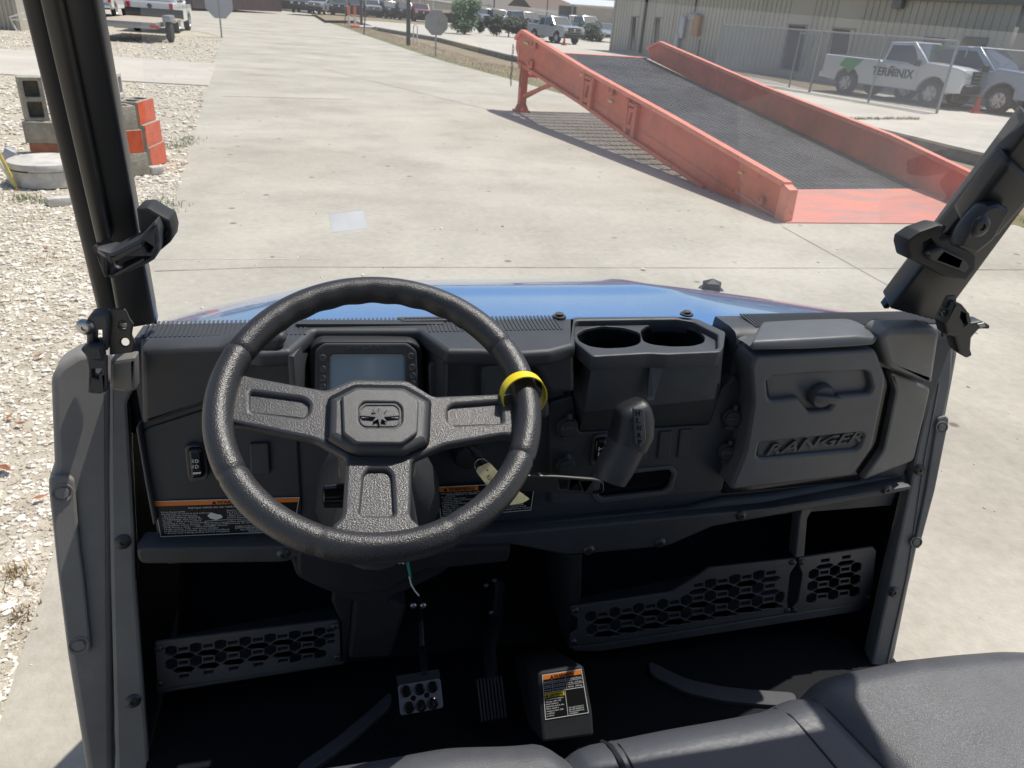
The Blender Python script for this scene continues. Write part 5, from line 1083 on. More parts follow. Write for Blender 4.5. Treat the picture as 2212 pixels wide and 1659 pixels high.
grille([(1256, 1298), (1700, 1222), (1692, 1312), (1262, 1386)], [(1234, 1312), (1451, 1280), (1508, 1245), (1531, 1228), (1718, 1207), (1722, 1216), (1706, 1240), (1700, 1300), (1703, 1324), (1300, 1388), (1230, 1395), (1232, 1370), (1248, 1362), (1248, 1335), (1234, 1328)],
       poly=[(1252, 1316), (1455, 1288), (1512, 1252), (1536, 1236), (1698, 1215), (1694, 1314), (1300, 1382), (1268, 1384), (1252, 1366)], bolts=((1243, 1318), (1238, 1386), (1712, 1214), (1701, 1318)))
grille([(1745, 1208), (1883, 1186), (1878, 1290), (1735, 1310)], [(1726, 1206), (1886, 1182), (1893, 1190), (1882, 1300), (1712, 1326), (1712, 1312), (1724, 1300), (1734, 1240), (1726, 1220)], P=46, Q=26,
       poly=[(1745, 1212), (1880, 1190), (1872, 1288), (1742, 1308), (1735, 1300)], bolts=((1731, 1214), (1716, 1318), (1878, 1290)))
grille([(350, 1398), (722, 1352), (724, 1418), (352, 1478)], [(335, 1388), (728, 1340), (733, 1346), (736, 1428), (700, 1436), (340, 1490)], P=54, Q=30, lift=.02, poly=[(345, 1402), (345, 1398), (720, 1352), (726, 1360), (722, 1408), (706, 1422), (350, 1476)], bolts=((724, 1352), (728, 1419), (343, 1400), (346, 1476)))
S('shelf_lip', [(1228, 1398), (1300, 1391), (1703, 1326), (1884, 1300), (1880, 1318), (1700, 1346), (1300, 1408), (1240, 1408)], .30, .028, 'dash2', r=.004, bev=.004)
S('shelf_lip', [(338, 1492), (736, 1430), (746, 1430), (740, 1436), (340, 1500)], .25, .018, 'dash', r=.002, bev=.003)
# ---- tunnel console with its warning decal
fb = Fr((.40, .98, .55), (1, -.0, 0), (-.02, -.78, .62))
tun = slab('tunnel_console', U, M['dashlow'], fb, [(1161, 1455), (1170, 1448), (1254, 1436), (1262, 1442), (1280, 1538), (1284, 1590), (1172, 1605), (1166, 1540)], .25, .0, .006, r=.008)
def label(name, par, fr, quad, lift, rows, hdr, cols=None):
    """quad tl,tr,br,bl"""
    o = slab(name, par, M['black_print'], fr, quad, .0006, lift, 0, smooth=False)
    tl, tr, br, bl = quad
    def mp(s, t): return ((tl[0]+(tr[0]-tl[0])*s)*(1-t)+(bl[0]+(br[0]-bl[0])*s)*t, (tl[1]+(tr[1]-tl[1])*s)*(1-t)+(bl[1]+(br[1]-bl[1])*s)*t)
    def q(s0, t0, s1, t1, mt, l=.0004, nm='print'): return slab(nm, o, M[mt], fr, [mp(s0, t0), mp(s1, t0), mp(s1, t1), mp(s0, t1)], .0003, lift+l, 0, smooth=False)
    wpx = math.hypot(tr[0]-tl[0], tr[1]-tl[1]); hpx = math.hypot(bl[0]-tl[0], bl[1]-tl[1])
    bw, bh = 1.2/wpx, 1.2/hpx
    slab('border', o, M['white'], fr, [mp(0, 0), mp(1, 0), mp(1, 1), mp(0, 1)], .0003, lift+.0004, 0, [[mp(bw, bh), mp(1-bw, bh), mp(1-bw, 1-bh), mp(bw, 1-bh)]], smooth=False)
    def tx(s, sx, sy, w_, h_, mt='white', bold=.01):
        a = mp(sx, sy); b = mp(sx+w_, sy); f = fr.lift(lift); A_ = f.uv(*a); B_ = f.uv(*b); rot = math.atan2(B_[1]-A_[1], B_[0]-A_[0])
        return text('lettering', o, M[mt], fr, s, a[0], a[1], h_*hpx, w_*wpx, lift=lift+.0010, t=.0002, rot=rot, bold=bold)
    return o, q, tx, mp
o, q, tx, mp = label('warning_label', U, FY, [(332, 1083), (647, 1074), (634, 1148), (347, 1160)], .0085, 0, 0)
q(.006, .02, .994, .14, 'orange_print')
def tri(o, fr, mp, s, t, ds, dt, lift): slab('warning_triangle', o, M['black_print'], fr, [mp(s, t+dt), mp(s+ds/2, t), mp(s+ds, t+dt)], .0002, lift, 0, smooth=False)
tri(o, FY, mp, .395, .035, .035, .095, .0092); tx('WARNING', .435, .13, .20, .085, 'black_print', .02)
tx('Improper vehicle use can result in SEVERE INJURY or DEATH', .23, .235, .60, .05)
for i, s in enumerate(('Drive Responsibly', 'Avoid loss of control and rollovers:', '\u2022 Avoid abrupt maneuvers,', 'sideways sliding, skidding,', 'or fishtailing, and never do', 'donuts.  \u2022 Slow down before', 'entering a turn.  \u2022 Avoid hard', 'acceleration when turning,', 'even from a stop.  \u2022 Plan for hills,', 'rough terrain, ruts, and other changes', 'in traction and terrain. Avoid paved surfaces.', '\u2022 Avoid side hilling (riding across slopes).')):
    tx(s, .035, .33+i*.054, min(.50, len(s)*.0098), .034)
for i, s in enumerate(('Require Proper Use of Your Vehicle', 'Do your part to prevent injuries:', '\u2022 Do not allow careless or reckless driving.', '\u2022 Make sure operators are 16 or older with a valid', "driver's license.  \u2022 Do not let people drive or ride after", 'using alcohol or drugs.  \u2022 Do not operate on public roads', '(unless designated for off-highway vehicle access)', 'and trucks can occur.  \u2022 Do not exceed seating')):
    tx(s, .50, .33+i*.054, min(.46, len(s)*.0088), .034)
for i, s in enumerate(("SCAN CODE FOR PRODUCT AND", 'SAFETY INFORMATION. FOLLOW', 'ALL INSTRUCTIONS AND', 'WARNINGS.')): tx(s, .56+(0, 0, .04, .10)[i], .80+i*.052, (.30, .30, .22, .11)[i], .036)
for i, s in enumerate(('Rollovers have caused', 'severe injuries and death,', 'even on flat, open areas.')): tx(s, .335, .665+i*.045, .16, .030)
slab('pictogram', o, M['white'], FY, [mp(*p) for p in ((.36, .45), (.39, .36), (.43, .42), (.46, .44), (.47, .52), (.44, .56), (.42, .58), (.38, .53))], .0002, .0096, 0, smooth=False)
slab('pictogram', o, M['white'], FY, [mp(*p) for p in ((.34, .60), (.50, .58), (.50, .59), (.34, .61))], .0002, .0096, 0, smooth=False)
tx('7301352', .465, .93, .05, .028)
o, q, tx, mp = label('warning_label', U, FY, [(944, 1052), (1156, 1042), (1147, 1102), (952, 1119)], .0125, 0, 0)
q(.006, .02, .42, .17, 'orange_print'); tri(o, FY, mp, .06, .04, .045, .11, .0132); tx('WARNING', .115, .155, .26, .11, 'black_print', .02)
for i, s in enumerate(('Improper vehicle use can result in', '   SEVERE INJURY or DEATH', 'Be Prepared', '\u2022 Fasten seat belts.', '\u2022 Wear an approved helmet and', 'protective gear.', '\u2022 Always use vehicle cab nets', 'and/or doors.', '\u2022 Each rider must', 'be able to sit with back against seat', 'feet flat on the floor and hands on', 'steering wheel or handholds.', 'Stay completely inside the vehicle.')):
    tx(s, .03+(.03 if i == 1 else 0), .24+i*.058, min(.46, len(s)*.0125), .036)
for i, s in enumerate(('and', 'brace yourself.', 'part of your body', 'vehicle for any reason.')): tx(s, .70 if i else .86, (.40, .78, .85, .92)[i], min(.27, len(s)*.013), .04)
o, q, tx, mp = label('warning_label', tun, fb, [(1171, 1458), (1256, 1445), (1272, 1540), (1178, 1555)], .0012, 0, 0)
q(.02, .015, .98, .115, 'orange_print'); tri(o, fb, mp, .20, .025, .08, .08, .0020); tx('WARNING', .30, .105, .50, .075, 'black_print', .02)
q(.0, .40, 1, .41, 'white'); q(.52, .41, .53, 1, 'white'); q(.23, .12, .238, .4, 'white'); q(.57, .12, .578, .4, 'white'); q(.0, .21, 1, .216, 'white'); q(.0, .30, 1, .306, 'white')
q(.03, .425, .50, .52, 'yellow_print'); tri(o, fb, mp, .045, .435, .07, .07, .0020); tx('CAUTION', .13, .51, .35, .068, 'black_print', .02)
for i, s in enumerate(('Never Exceed', '25 mph (40 km/h)', '25 mph (40 km/h)')): tx(s, .26, .19+i*.09, .29, .035)
for i, s in enumerate(('& Total Payload Exceeds', '480 lbs.  (218 kg)', '760 lbs.  (345 kg)')): tx(s, .60, .19+i*.09, .36, .035)
for i, s in enumerate(('RANGER', 'RANGER SP', 'RANGER CREW')): tx(s, .03, .19+i*.09, .18, .03)
for i, s in enumerate(('To avoid transmission', 'damage, shift only', 'when vehicle is', 'stationary and at idle.', 'When vehicle is', 'stopped, place shift', 'in parked', 'position.')): tx(s, .04, .575+i*.052, min(.46, len(s)*.0215), .032)
for i, s in enumerate(('SCAN CODE FOR PRODUCT', 'AND SAFETY INFORMATION', 'FOLLOW ALL INSTRUCTIONS', 'AND WARNINGS')): tx(s, .56, .83+i*.045, .38 if i < 3 else .22, .03)
# ---- pedals
fp = Fr((.115, 1.02, .53), (1, -.02, 0), (0, -.62, .78))
ped = slab('brake_pedal', U, mat('pedal_steel', (.22, .23, .26), .35, metal=.5, var=.08, vscale=30), fp, [(859, 1480), (951, 1465), (958, 1529), (865, 1546)], .004, 0, .001, [circ((904+s_*28-1, v_), 7, 12, 8) for s_, v_ in ()]+[], .006)
for (u, v) in ((877, 1493), (906, 1489), (934, 1484), (884, 1528), (910, 1524), (935, 1519)):
    a = fp.uv(u, v); lathe('grip_stud', ped, M['gloss'], [(.0115, 0), (.0105, .003), (.0085, .004), (.0075, .001), (.004, .0008), (0, .0008)], fp.P(*a), fp.n, 18)
for (u, v) in ((893, 1508), (922, 1502)): a = fp.uv(u, v); lathe('pedal_hole', ped, M['gloss'], [(.0055, 0), (.0055, .0006), (0, .0006)], fp.P(*a), fp.n, 12)
slab('pedal_front', ped, M['tube'], fp, [(856, 1460), (948, 1446), (951, 1464), (859, 1479)], .003, -.002, .001)
tube('pedal_arm', ped, M['tube'], [PP(fp, 917, 1455), PP(plY(1.2), 912, 1400), PP(plY(1.25), 908, 1340), PP(plY(1.25), 905, 1290)], .007, 8)
for u in (893, 914): bolt('bolt', U, u, 1307, FY, .006, .03, 'zinc')
for u, v in ((1068, 1252), (1061, 1322), (1050, 1263)): bolt('bolt', U, u, v, plY(1.24), .005, 0, 'zinc')
fa = Fr((.26, 1.06, .52), (1, -.02, 0), (0, -.72, .68))
acc = slab('accelerator_pedal', U, M['dark'], fa, [(1024, 1466), (1084, 1458), (1092, 1500), (1095, 1552), (1040, 1564), (1034, 1510)], .012, 0, .003, r=.006)
for k in range(8): u = 1030+k*7.3; slab('tread_rib', acc, M['floorband'], fa, [(u, 1468-k), (u+3, 1468-k), (u+14, 1558-k*1.3), (u+10, 1559-k*1.3)], .004, .004, .001)
tube('pedal_arm', acc, M['tube'], [PP(fa, 1062, 1470), PP(plY(1.2), 1058, 1400), PP(plY(1.28), 1075, 1330), PP(plY(1.3), 1082, 1250)], .014, 8)
# ---- steering column shroud
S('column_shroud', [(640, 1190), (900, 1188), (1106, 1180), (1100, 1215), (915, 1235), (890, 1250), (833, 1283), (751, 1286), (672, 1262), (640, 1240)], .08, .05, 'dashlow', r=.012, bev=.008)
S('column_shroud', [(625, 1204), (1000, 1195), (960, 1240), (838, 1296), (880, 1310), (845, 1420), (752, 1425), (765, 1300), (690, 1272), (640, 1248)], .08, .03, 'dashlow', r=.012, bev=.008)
S('port_cover', [(766, 1218), (815, 1215), (815, 1232), (770, 1233)], .01, .056, 'blkplastic', r=.006)
# column
WC = Vector((.036, .808, 1.339)); WN = Vector((0, -math.cos(math.radians(61)), math.sin(math.radians(61)))); WF = Fr(WC, (1, 0, 0), WN); WF.ex = Vector((1, 0, 0)); WF.ey = WN.cross(WF.ex)
stw = tube('steering_wheel', U, M['dash'], [WC-WN*.03, WC-WN*.06, WC-WN*.22, WC-WN*.38], [.05, .055, .05, .07], 20)
tube('column_cover', U, M['dash'], [Vector((.05, 1.19, .93)), Vector((.045, 1.10, 1.03)), Vector((.04, .98, 1.14))], [.12, .10, .06], 14)
# rim: swept ring whose section swells and has seams and finger scallops
RR, rr = .185, .0170
bm = bmesh.new(); N1, N2 = 240, 20; ring = []
seams = [math.radians(a) for a in (153, 207, 247, 293, 333, 27)]
for i in range(N1):
    a = 2*PI*i/N1; r2 = rr
    for s_ in seams:
        d = abs((a-s_+PI) % (2*PI)-PI); r2 -= .0018*math.exp(-(d/.012)**2)
    up_a = abs((a-PI/2+PI) % (2*PI)-PI)
    c = WC+(WF.ex*math.cos(a)+WF.ey*math.sin(a))*RR; e = WF.ex*math.cos(a)+WF.ey*math.sin(a); L_ = []
    for k in range(N2):
        b = 2*PI*k/N2; q2 = r2
        if up_a < .75: q2 += .0009*max(0, -math.cos(b))*math.cos(a*30)
        q2 *= 1+.10*abs(math.sin(b))
        L_.append(bm.verts.new(c+e*math.cos(b)*q2+WN*math.sin(b)*q2))
    ring.append(L_)
for i in range(N1):
    for k in range(N2): bm.faces.new((ring[i][k], ring[(i+1) % N1][k], ring[(i+1) % N1][(k+1) % N2], ring[i][(k+1) % N2]))
bmesh.ops.recalc_face_normals(bm, faces=bm.faces)
rim = link('rim', bm2me(bm), M['grip'], stw, smooth=True)
def WS(name, pts, t, lift, mt, bev=.003, holes=(), r=.006, hr=.004, par=None, segs=3): return slab(name, par or stw, M[mt], WF, pts, t, lift, bev, holes, r, hr=hr, segs=segs)
spk = [(498, 800), (540, 812), (704, 842), (762, 818), (880, 820), (936, 855), (1086, 849), (1130, 845), (1130, 945), (1088, 939), (960, 962), (890, 992), (887, 1117), (912, 1137), (905, 1170), (725, 1170), (714, 1137), (739, 1115), (747, 988), (680, 950), (553, 923), (494, 912)]
WS('spokes', spk, .016, -.004, 'spoke', .005, holes=[[(540, 846), (655, 861), (668, 872), (664, 893), (650, 901), (541, 887)], [(968, 882), (978, 875), (1082, 867), (1084, 912), (980, 917), (969, 910)], [(786, 1026), (795, 1014), (836, 1014), (845, 1026), (850, 1112), (778, 1112)]])
WS('spoke_inset', [(535, 842), (672, 858), (668, 906), (536, 892)], .004, -.010, 'spoke'); WS('spoke_inset', [(960, 872), (1088, 862), (1090, 918), (962, 922)], .004, -.010, 'spoke'); WS('spoke_inset', [(780, 1008), (848, 1008), (855, 1120), (773, 1120)], .004, -.010, 'spoke')
hubp = [(707, 856), (765, 827), (876, 829), (933, 861), (929, 955), (876, 980), (764, 979), (704, 946)]
WS('hub_base', hubp, .02, .004, 'gloss', .004)
WS('hub_pad', [(712, 860), (768, 831), (873, 833), (928, 864), (924, 950), (874, 974), (767, 972), (709, 942)], .022, .012, 'hub', .009, r=.004, segs=3)
padtop = [(737, 856), (770, 838), (870, 840), (902, 862), (905, 868), (902, 935), (868, 958), (770, 957), (741, 936), (738, 860)]
WS('hub_face', padtop, .012, .018, 'hub', .0025, holes=[[(775, 880), (785, 868), (857, 869), (868, 880), (868, 912), (857, 923), (785, 923), (775, 912)]], hr=.004, r=.004)
emb = WS('emblem', [(771, 864), (872, 864), (872, 928), (771, 928)], .004, .0148, 'hub', .001)
ec = (820.5, 897.5); R1, R2_, rin = 24, 43, 9
star = []
for k in range(16):
    a = k*PI/8-PI/2
    if k % 2: Rr = (9, 8)
    elif k % 4 == 0: Rr = (24, 24) if k % 8 == 0 else (43, 43)
    else: Rr = (22, 20)
    star.append((ec[0]+Rr[0]*math.cos(a), ec[1]+Rr[1]*math.sin(a)*(.95)))
WS('emblem_star', star, .003, .0192, 'dash2', 0, r=0, par=stw)
WS('emblem_ring', [(777, 882), (787, 871), (855, 871), (866, 882), (866, 912), (855, 921), (787, 921), (777, 912)], .002, .0162, 'dash2', .0006, holes=[[(781, 884), (789, 875), (853, 875), (862, 884), (862, 910), (853, 917), (789, 917), (781, 910)]], r=.003)
# column stalk
f = Fr(WC-WN*.10+Vector((-.09, 0, 0)), (1, 0, 0), WN); bm = bmesh.new(); a = PP(f, 697, 1072); b = PP(f, 752, 1070); tube_bm(bm, [a, a+(b-a)*.08, b, b+(b-a)*.6], [.010, .015, .016, .012], 14); bmesh.ops.recalc_face_normals(bm, faces=bm.faces); link('tilt_lever', bm2me(bm), M['gloss'], U, smooth=True)
# ignition
ig = PP(FY.lift(.03), 1008, 985); lathe('ignition_switch', U, M['blkplastic'], [(.028, -.03), (.026, .0), (.022, .012), (.012, .014), (0, .014)], ig, (0, -1, .1), 24)
# ---- gear shifter
sh0 = Fr((.6, 1.03, 1.0), (1, 0, 0), (0, -1, .25))
secs = [((1316, 1036), 36, .028), ((1326, 1012), 41, .032), ((1341, 985), 40, .033), ((1354, 958), 41, .035), ((1365, 932), 44, .036), ((1368, 905), 41, .034), ((1366, 886), 38, .031), ((1364, 875), 33, .026), ((1362, 869), 24, .018)]
def loft(name, secs_, mt, par=None, pw=3.2, n=28):
    bm = bmesh.new(); rings = []; depth = (sh0.o-CAM).dot(fw)
    for i, (c, w_, d_) in enumerate(secs_):
        p = PP(sh0, *c); p1 = PP(sh0, *secs_[min(i+1, len(secs_)-1)][0]); p0_ = PP(sh0, *secs_[max(i-1, 0)][0]); ax = (p1-p0_).normalized(); bb = sh0.n.cross(ax).normalized()*-1; nn = ax.cross(bb); hw_ = w_*(p-CAM).dot(fw)/F; R = []
        for k in range(n):
            a = 2*PI*k/n; cx2 = math.copysign(abs(math.cos(a))**(2/pw), math.cos(a)); sy = math.copysign(abs(math.sin(a))**(2/pw), math.sin(a)); R.append(bm.verts.new(p+bb*cx2*hw_+nn*sy*d_))
        rings.append(R)
    for i in range(len(rings)-1):
        for k in range(n): bm.faces.new((rings[i][k], rings[i][(k+1) % n], rings[i+1][(k+1) % n], rings[i+1][k]))
    bm.faces.new(rings[0][::-1]); bm.faces.new(rings[-1]); bmesh.ops.recalc_face_normals(bm, faces=bm.faces); return link(name, bm2me(bm), M[mt], par or U, smooth=True)
shf = loft('gear_shifter', secs[3:], 'grip', pw=3.4)
loft('shifter_boot', secs[:4], 'spoke', shf, pw=2.4)
fs = Fr(sh0.o+sh0.n*.0375, (1, 0, 0), sh0.n)
slab('shift_plate', shf, M['dash2'], fs, [(1368, 882), (1391, 882), (1397, 950), (1383, 968), (1372, 960)], .008, .002, .002, r=.004)
for i, (ch, v) in enumerate((('H', 898), ('L', 914), ('N', 930), ('R', 946), ('P', 961))): text('lettering', shf, M['gloss'], fs, ch, 1372.5+i*1.2, v, 11, 9, lift=.0025, t=.001, bold=.02)
arm = S('shifter_arm', [(1120, 1027), (1200, 1028), (1286, 1035), (1306, 1040), (1306, 1064), (1290, 1069), (1200, 1064), (1120, 1062)], .012, .10, 'tube2', shf, r=.01, bev=.003, holes=[[(1207, 1037), (1229, 1038), (1226, 1056), (1210, 1057)], [(1235, 1039), (1250, 1040), (1258, 1061), (1230, 1059)], [(1257, 1042), (1277, 1042), (1277, 1062), (1266, 1061)]])
S('arm_web', [(1200, 1033), (1280, 1037), (1280, 1066), (1200, 1060)], .004, .093, 'tube', shf, r=.004)
# ---- wire dangling below the wheel
wf = plY(1.1)
bm = bmesh.new()
for dx in (0, 3): tube_bm(bm, [PP(wf, 878+dx, 1208), PP(wf, 882+dx, 1232), PP(wf, 886+dx*.6, 1248)], .0012, 6)
link('teal_wires', bm2me(bm), M['teal'], U)
tube('white_lead', U, M['white'], [PP(wf, 884, 1245), PP(wf, 888, 1262), PP(wf, 896, 1276), PP(wf, 905, 1287)], .0015, 6)
bm = bmesh.new()
for u in (863, 871): tube_bm(bm, [PP(wf, u, 1208), PP(wf, u, 1217)], .0022, 6)
link('white_plug', bm2me(bm), M['white'], U)
# ---- side flares, jambs and ROPS pillars
FL = Fr((-.41, 1.15, .8), (0, 1, 0), (1, 0, 0))        # plane of the left jamb (x = -.41), seen from inside
fj = Fr((-.40, 1.2, .8), (1, -.12, 0), (.25, -1, .25))
def SJ(name, pts, t, lift, mt='panel', fr=fj, **k): return S(name, pts, t, lift, mt, fr=fr, **k)
SJ('left_cowl', [(112, 812), (125, 790), (170, 762), (240, 760), (245, 1659), (248, 1700), (192, 1700), (146, 1420), (124, 1244), (104, 1060), (104, 1037), (117, 1010), (110, 830)], .12, .0, bev=.012, r=.01, segs=3)
SJ('left_access_panel', [(106, 1036), (117, 1030), (150, 1030), (160, 1038), (172, 1180), (181, 1244), (197, 1404), (194, 1412), (149, 1418), (127, 1250), (107, 1060)], .02, .012, bev=.004, r=.008)
for u, v in ((135, 1064), (170, 1393)):
    f = fj.lift(.012); a = f.uv(u, v); lathe('round_plug', U, M['panel'], [(.017, 0), (.0165, .002), (.014, .0015), (.0135, -.001), (.010, -.001), (.0098, .004), (0, .0045)], f.P(*a), f.n, 20)
SJ('left_door_jamb', [(238, 815), (270, 840), (292, 815), (296, 830), (276, 870), (286, 1040), (292, 1172), (293, 1250), (310, 1480), (326, 1700), (252, 1700), (239, 1244), (236, 1040)], .05, .030, bev=.006, r=.006)
SJ('left_inner_edge', [(272, 870), (282, 870), (296, 1172), (300, 1250), (292, 1250), (286, 1172)], .05, .02, 'gloss', bev=.001, r=.0)
for u, v in ((265, 827), (265, 1170), (287, 1514)): bolt('jamb_screw', U, u, v, fj, .0115, .030)
# inner wall between jamb and tub, left
fr_ = Fr((1.26, 1.18, .8), (1, .12, 0), (-.25, -1, .25))
SJ('right_door_jamb', [(2030, 722), (2062, 732), (2056, 829), (2042, 897), (1969, 1244), (1919, 1450), (1878, 1455), (1924, 1244), (1969, 1034), (1976, 990), (2011, 837)], .05, .02, fr=fr_, bev=.006, r=.006)
SJ('jamb_bead', [(2028, 829), (2031, 829), (2000, 990), (1962, 1244), (1914, 1455), (1911, 1455), (1959, 1244), (1997, 990)], .004, .0225, 'panel', fr=fr_, bev=.001, r=0)
SJ('right_cowl', [(2036, 740), (2064, 736), (2070, 762), (2058, 829), (2045, 897), (1969, 1244), (1925, 1460), (1905, 1455), (1960, 1200), (2020, 900)], .12, .004, fr=fr_, bev=.008, r=.006)
SJ('right_access_panel', [(2026, 903), (2044, 898), (2051, 905), (2020, 1060), (1986, 1186), (1974, 1184), (2000, 1060)], .02, .026, fr=fr_, bev=.003, r=.005)
for u, v in ((2034, 923), (1979, 1171)):
    f = fr_.lift(.026); a = f.uv(u, v); lathe('round_plug', U, M['panel'], [(.014, 0), (.0135, .002), (.011, .0015), (.0105, -.001), (.008, -.001), (.0078, .003), (0, .0035)], f.P(*a), f.n, 20)
for u, v in ((1985, 1015), (1930, 1279)): bolt('jamb_screw', U, u, v, fr_, .010, .022)
# pillars: box-section members built between measured base and roof points
def prism(name, a0, a1, b0, b1, dep, mt, bev=.006, par=None):
    """member whose visible face runs from edge a (a0 bottom,a1 top) to edge b, given depth away from the viewer"""
    n_ = ((a1-a0).cross(b0-a0)).normalized()
    if n_.dot(CAM-a0) < 0: n_ = -n_
    bm = bmesh.new(); T_ = [a0, b0, b1, a1]; f_ = [bm.verts.new(p) for p in T_]+[bm.verts.new(p-n_*dep) for p in T_]
    for q in ((0, 1, 2, 3), (7, 6, 5, 4), (0, 4, 5, 1), (1, 5, 6, 2), (2, 6, 7, 3), (3, 7, 4, 0)): bm.faces.new([f_[k] for k in q])
    bmesh.ops.bevel(bm, geom=bm.edges[:], offset=bev, segments=3, affect='EDGES', profile=.5); bmesh.ops.recalc_face_normals(bm, faces=bm.faces)
    return link(name, bm2me(bm), M[mt], par or U, smooth=True)
YB, YT = 1.24, .70
def exl(p, q, k): return (q[0]+(q[0]-p[0])*k, q[1]+(q[1]-p[1])*k)
def pil(name, bl, br_, tl, tr_, y0, y1, dep, mt, bev=.006): return prism(name, atY(*bl, y0), atY(*tl, y1), atY(*br_, y0), atY(*tr_, y1), dep, mt, bev)
# left
pil('roll_cage_pillar', (212, 690), (262, 690), (28, -60), (85, -60), 1.26, .99, .05, 'tube', .008)
pil('roll_cage_pillar', (258, 715), (336, 702), (118, -60), (198, -60), 1.21, .95, .05, 'tube', .006)
pil('windshield_frame', (207, 535), (240, 535), (68, -60), (122, -60), 1.10, .94, .03, 'tube2', .008)  # lit side strip of the inner pillar, put into a paler black
pil('windshield_seal', (333, 702), (339, 702), (196, -60), (203, -60), 1.25, .99, .02, 'gloss', .002)
# right
pil('roll_cage_pillar', (1922, 668), (2032, 697), (2232, 262), (2300, 335), 1.21, 1.02, .05, 'tube', .006)
pil('windshield_seal', (1909, 668), (1920, 668), (2216, 270), (2228, 276), 1.25, 1.06, .02, 'gloss', .003)
pil('windshield_frame', (2075, 485), (2155, 520), (2180, 345), (2250, 410), 1.08, 1.02, .05, 'tube', .012)
# roof and rear of the cab (out of view; they shade the seats)
box('roof', U, M['blkplastic'], (.43, .065, 1.98), (1.30, 1.42, .05), .02)
for sx in (-.20, 1.12): tube('roll_cage_bar', U, M['tube'], [Vector((sx, -.60, .6)), Vector((sx, -.60, 1.95))], .028, 10)
for sx, xx in ((0, -.20), (1, 1.04)):
    pts = [atY(160 if sx == 0 else 2270, -60 if sx == 0 else 300, .95 if sx == 0 else 1.02), Vector((xx, .80, 1.94)), Vector((xx, .5, 1.96))]; tube('roll_cage_bar', U, M['tube'], pts, .03, 10)
# left clamp around the pillar
cl = plY(1.03)
lc = slab('windshield_clamp', U, M['blkplastic'], cl, [(294, 450), (320, 448), (350, 466), (366, 474), (373, 500), (370, 522), (345, 543), (330, 530), (300, 500)], .05, -.03, .004, [[(338, 486), (352, 486), (360, 500), (358, 518), (343, 518)]], .003)
slab('clamp_body', lc, M['dash'], cl, [(202, 535), (240, 546), (300, 515), (334, 478), (343, 498), (343, 540), (333, 562), (312, 574), (240, 604), (228, 598), (222, 578), (210, 560)], .05, .0, .005, [[(312, 530), (320, 510), (333, 500), (336, 520), (325, 545), (318, 545)]], .003)
slab('clamp_rib', lc, M['tube2'], cl, [(240, 560), (305, 528), (308, 534), (244, 568)], .004, .004, .001); slab('clamp_rib', lc, M['tube2'], cl, [(246, 592), (310, 558), (312, 564), (248, 598)], .004, .004, .001)
slab('clamp_strap', lc, M['tube2'], cl, [(201, 530), (208, 542), (228, 556), (232, 600), (226, 602), (216, 578)], .02, .006, .003, r=.002)
# left hinge hardware
ch_ = plY(1.12)
hb = slab('hinge_bracket', U, M['tube2'], ch_, [(233, 668), (270, 668), (280, 690), (288, 700), (284, 724), (292, 740), (288, 762), (236, 768), (234, 700)], .006, .0, .002, [circ((266, 703), 9, 14, 10), circ((270, 740), 9, 14, 9)], .003)
slab('latch_body', hb, M['dash2'], ch_, [(186, 692), (194, 680), (232, 680), (236, 700), (232, 760), (186, 750)], .03, .012, .004, [[(202, 716), (219, 714), (220, 744), (202, 744)]], .004)
slab('latch_lever', hb, M['dash'], ch_, [(172, 756), (188, 746), (220, 750), (224, 775), (226, 800), (230, 848), (214, 853), (188, 850), (190, 800), (184, 770)], .02, .026, .004, [[(200, 782), (219, 784), (219, 806), (213, 808), (212, 820), (200, 815)]], .003)
bolt('hinge_bolt', hb, 184, 706, ch_, .010, .012, 'zinc'); slab('spring', hb, M['steel'], ch_, [(260, 700), (273, 700), (273, 708), (260, 708)], .004, -.006, 0)
slab('hinge_foot', hb, M['panel'], ch_, [(236, 780), (292, 772), (294, 845), (270, 850), (236, 842)], .03, -.004, .006, r=.004)
# right clamp + hinge
cr_ = plY(1.10)
rc = slab('windshield_clamp', U, M['blkplastic'], cr_, [(1959, 533), (1962, 518), (1988, 500), (2028, 486), (2048, 489), (2030, 515), (2058, 512), (2098, 545), (2110, 555), (2108, 583), (2088, 606), (2040, 598), (1995, 572), (1965, 560)], .04, .0, .005, [[(1995, 525), (2012, 516), (2022, 530), (2000, 545)]], .003)
slab('clamp_rib', rc, M['dash'], cr_, [(2000, 548), (2035, 535), (2085, 560), (2096, 575), (2086, 590), (2010, 562)], .012, .010, .004, [[(2040, 548), (2075, 562), (2070, 574), (2030, 560)]], .003)
rh = slab('hinge_bracket', U, M['tube2'], cr_, [(2046, 640), (2066, 638), (2068, 665), (2052, 690), (2050, 725), (2036, 730), (2038, 695), (2044, 670)], .006, .0, .002, [circ((2050, 662), 6, 14, 7)], .003)
slab('latch_lever', rh, M['tube'], cr_, [(2064, 652), (2080, 658), (2092, 672), (2094, 690), (2098, 698), (2122, 694), (2141, 704), (2138, 712), (2116, 712), (2100, 730), (2098, 755), (2102, 768), (2090, 775), (2072, 762), (2062, 728), (2046, 724), (2040, 700)], .03, .012, .005, [[(2078, 674), (2088, 680), (2092, 694), (2084, 700), (2076, 685)]], .003)
slab('hinge_tip', rh, M['steel'], cr_, [(2112, 700), (2126, 697), (2130, 705), (2118, 709)], .002, .014, .001); bolt('hinge_bolt', rh, 2034, 674, cr_, .006, .0)
f = fr_.lift(.03); slab('pillar_boot', U, M['tube'], plY(1.05), [(2070, 535), (2094, 490), (2110, 470), (2134, 445), (2160, 438), (2186, 452), (2150, 520), (2110, 552)], .03, .02, .008, r=.006); bolt('bolt', U, 2117, 489, plY(1.02), .014, .02, 'tube')
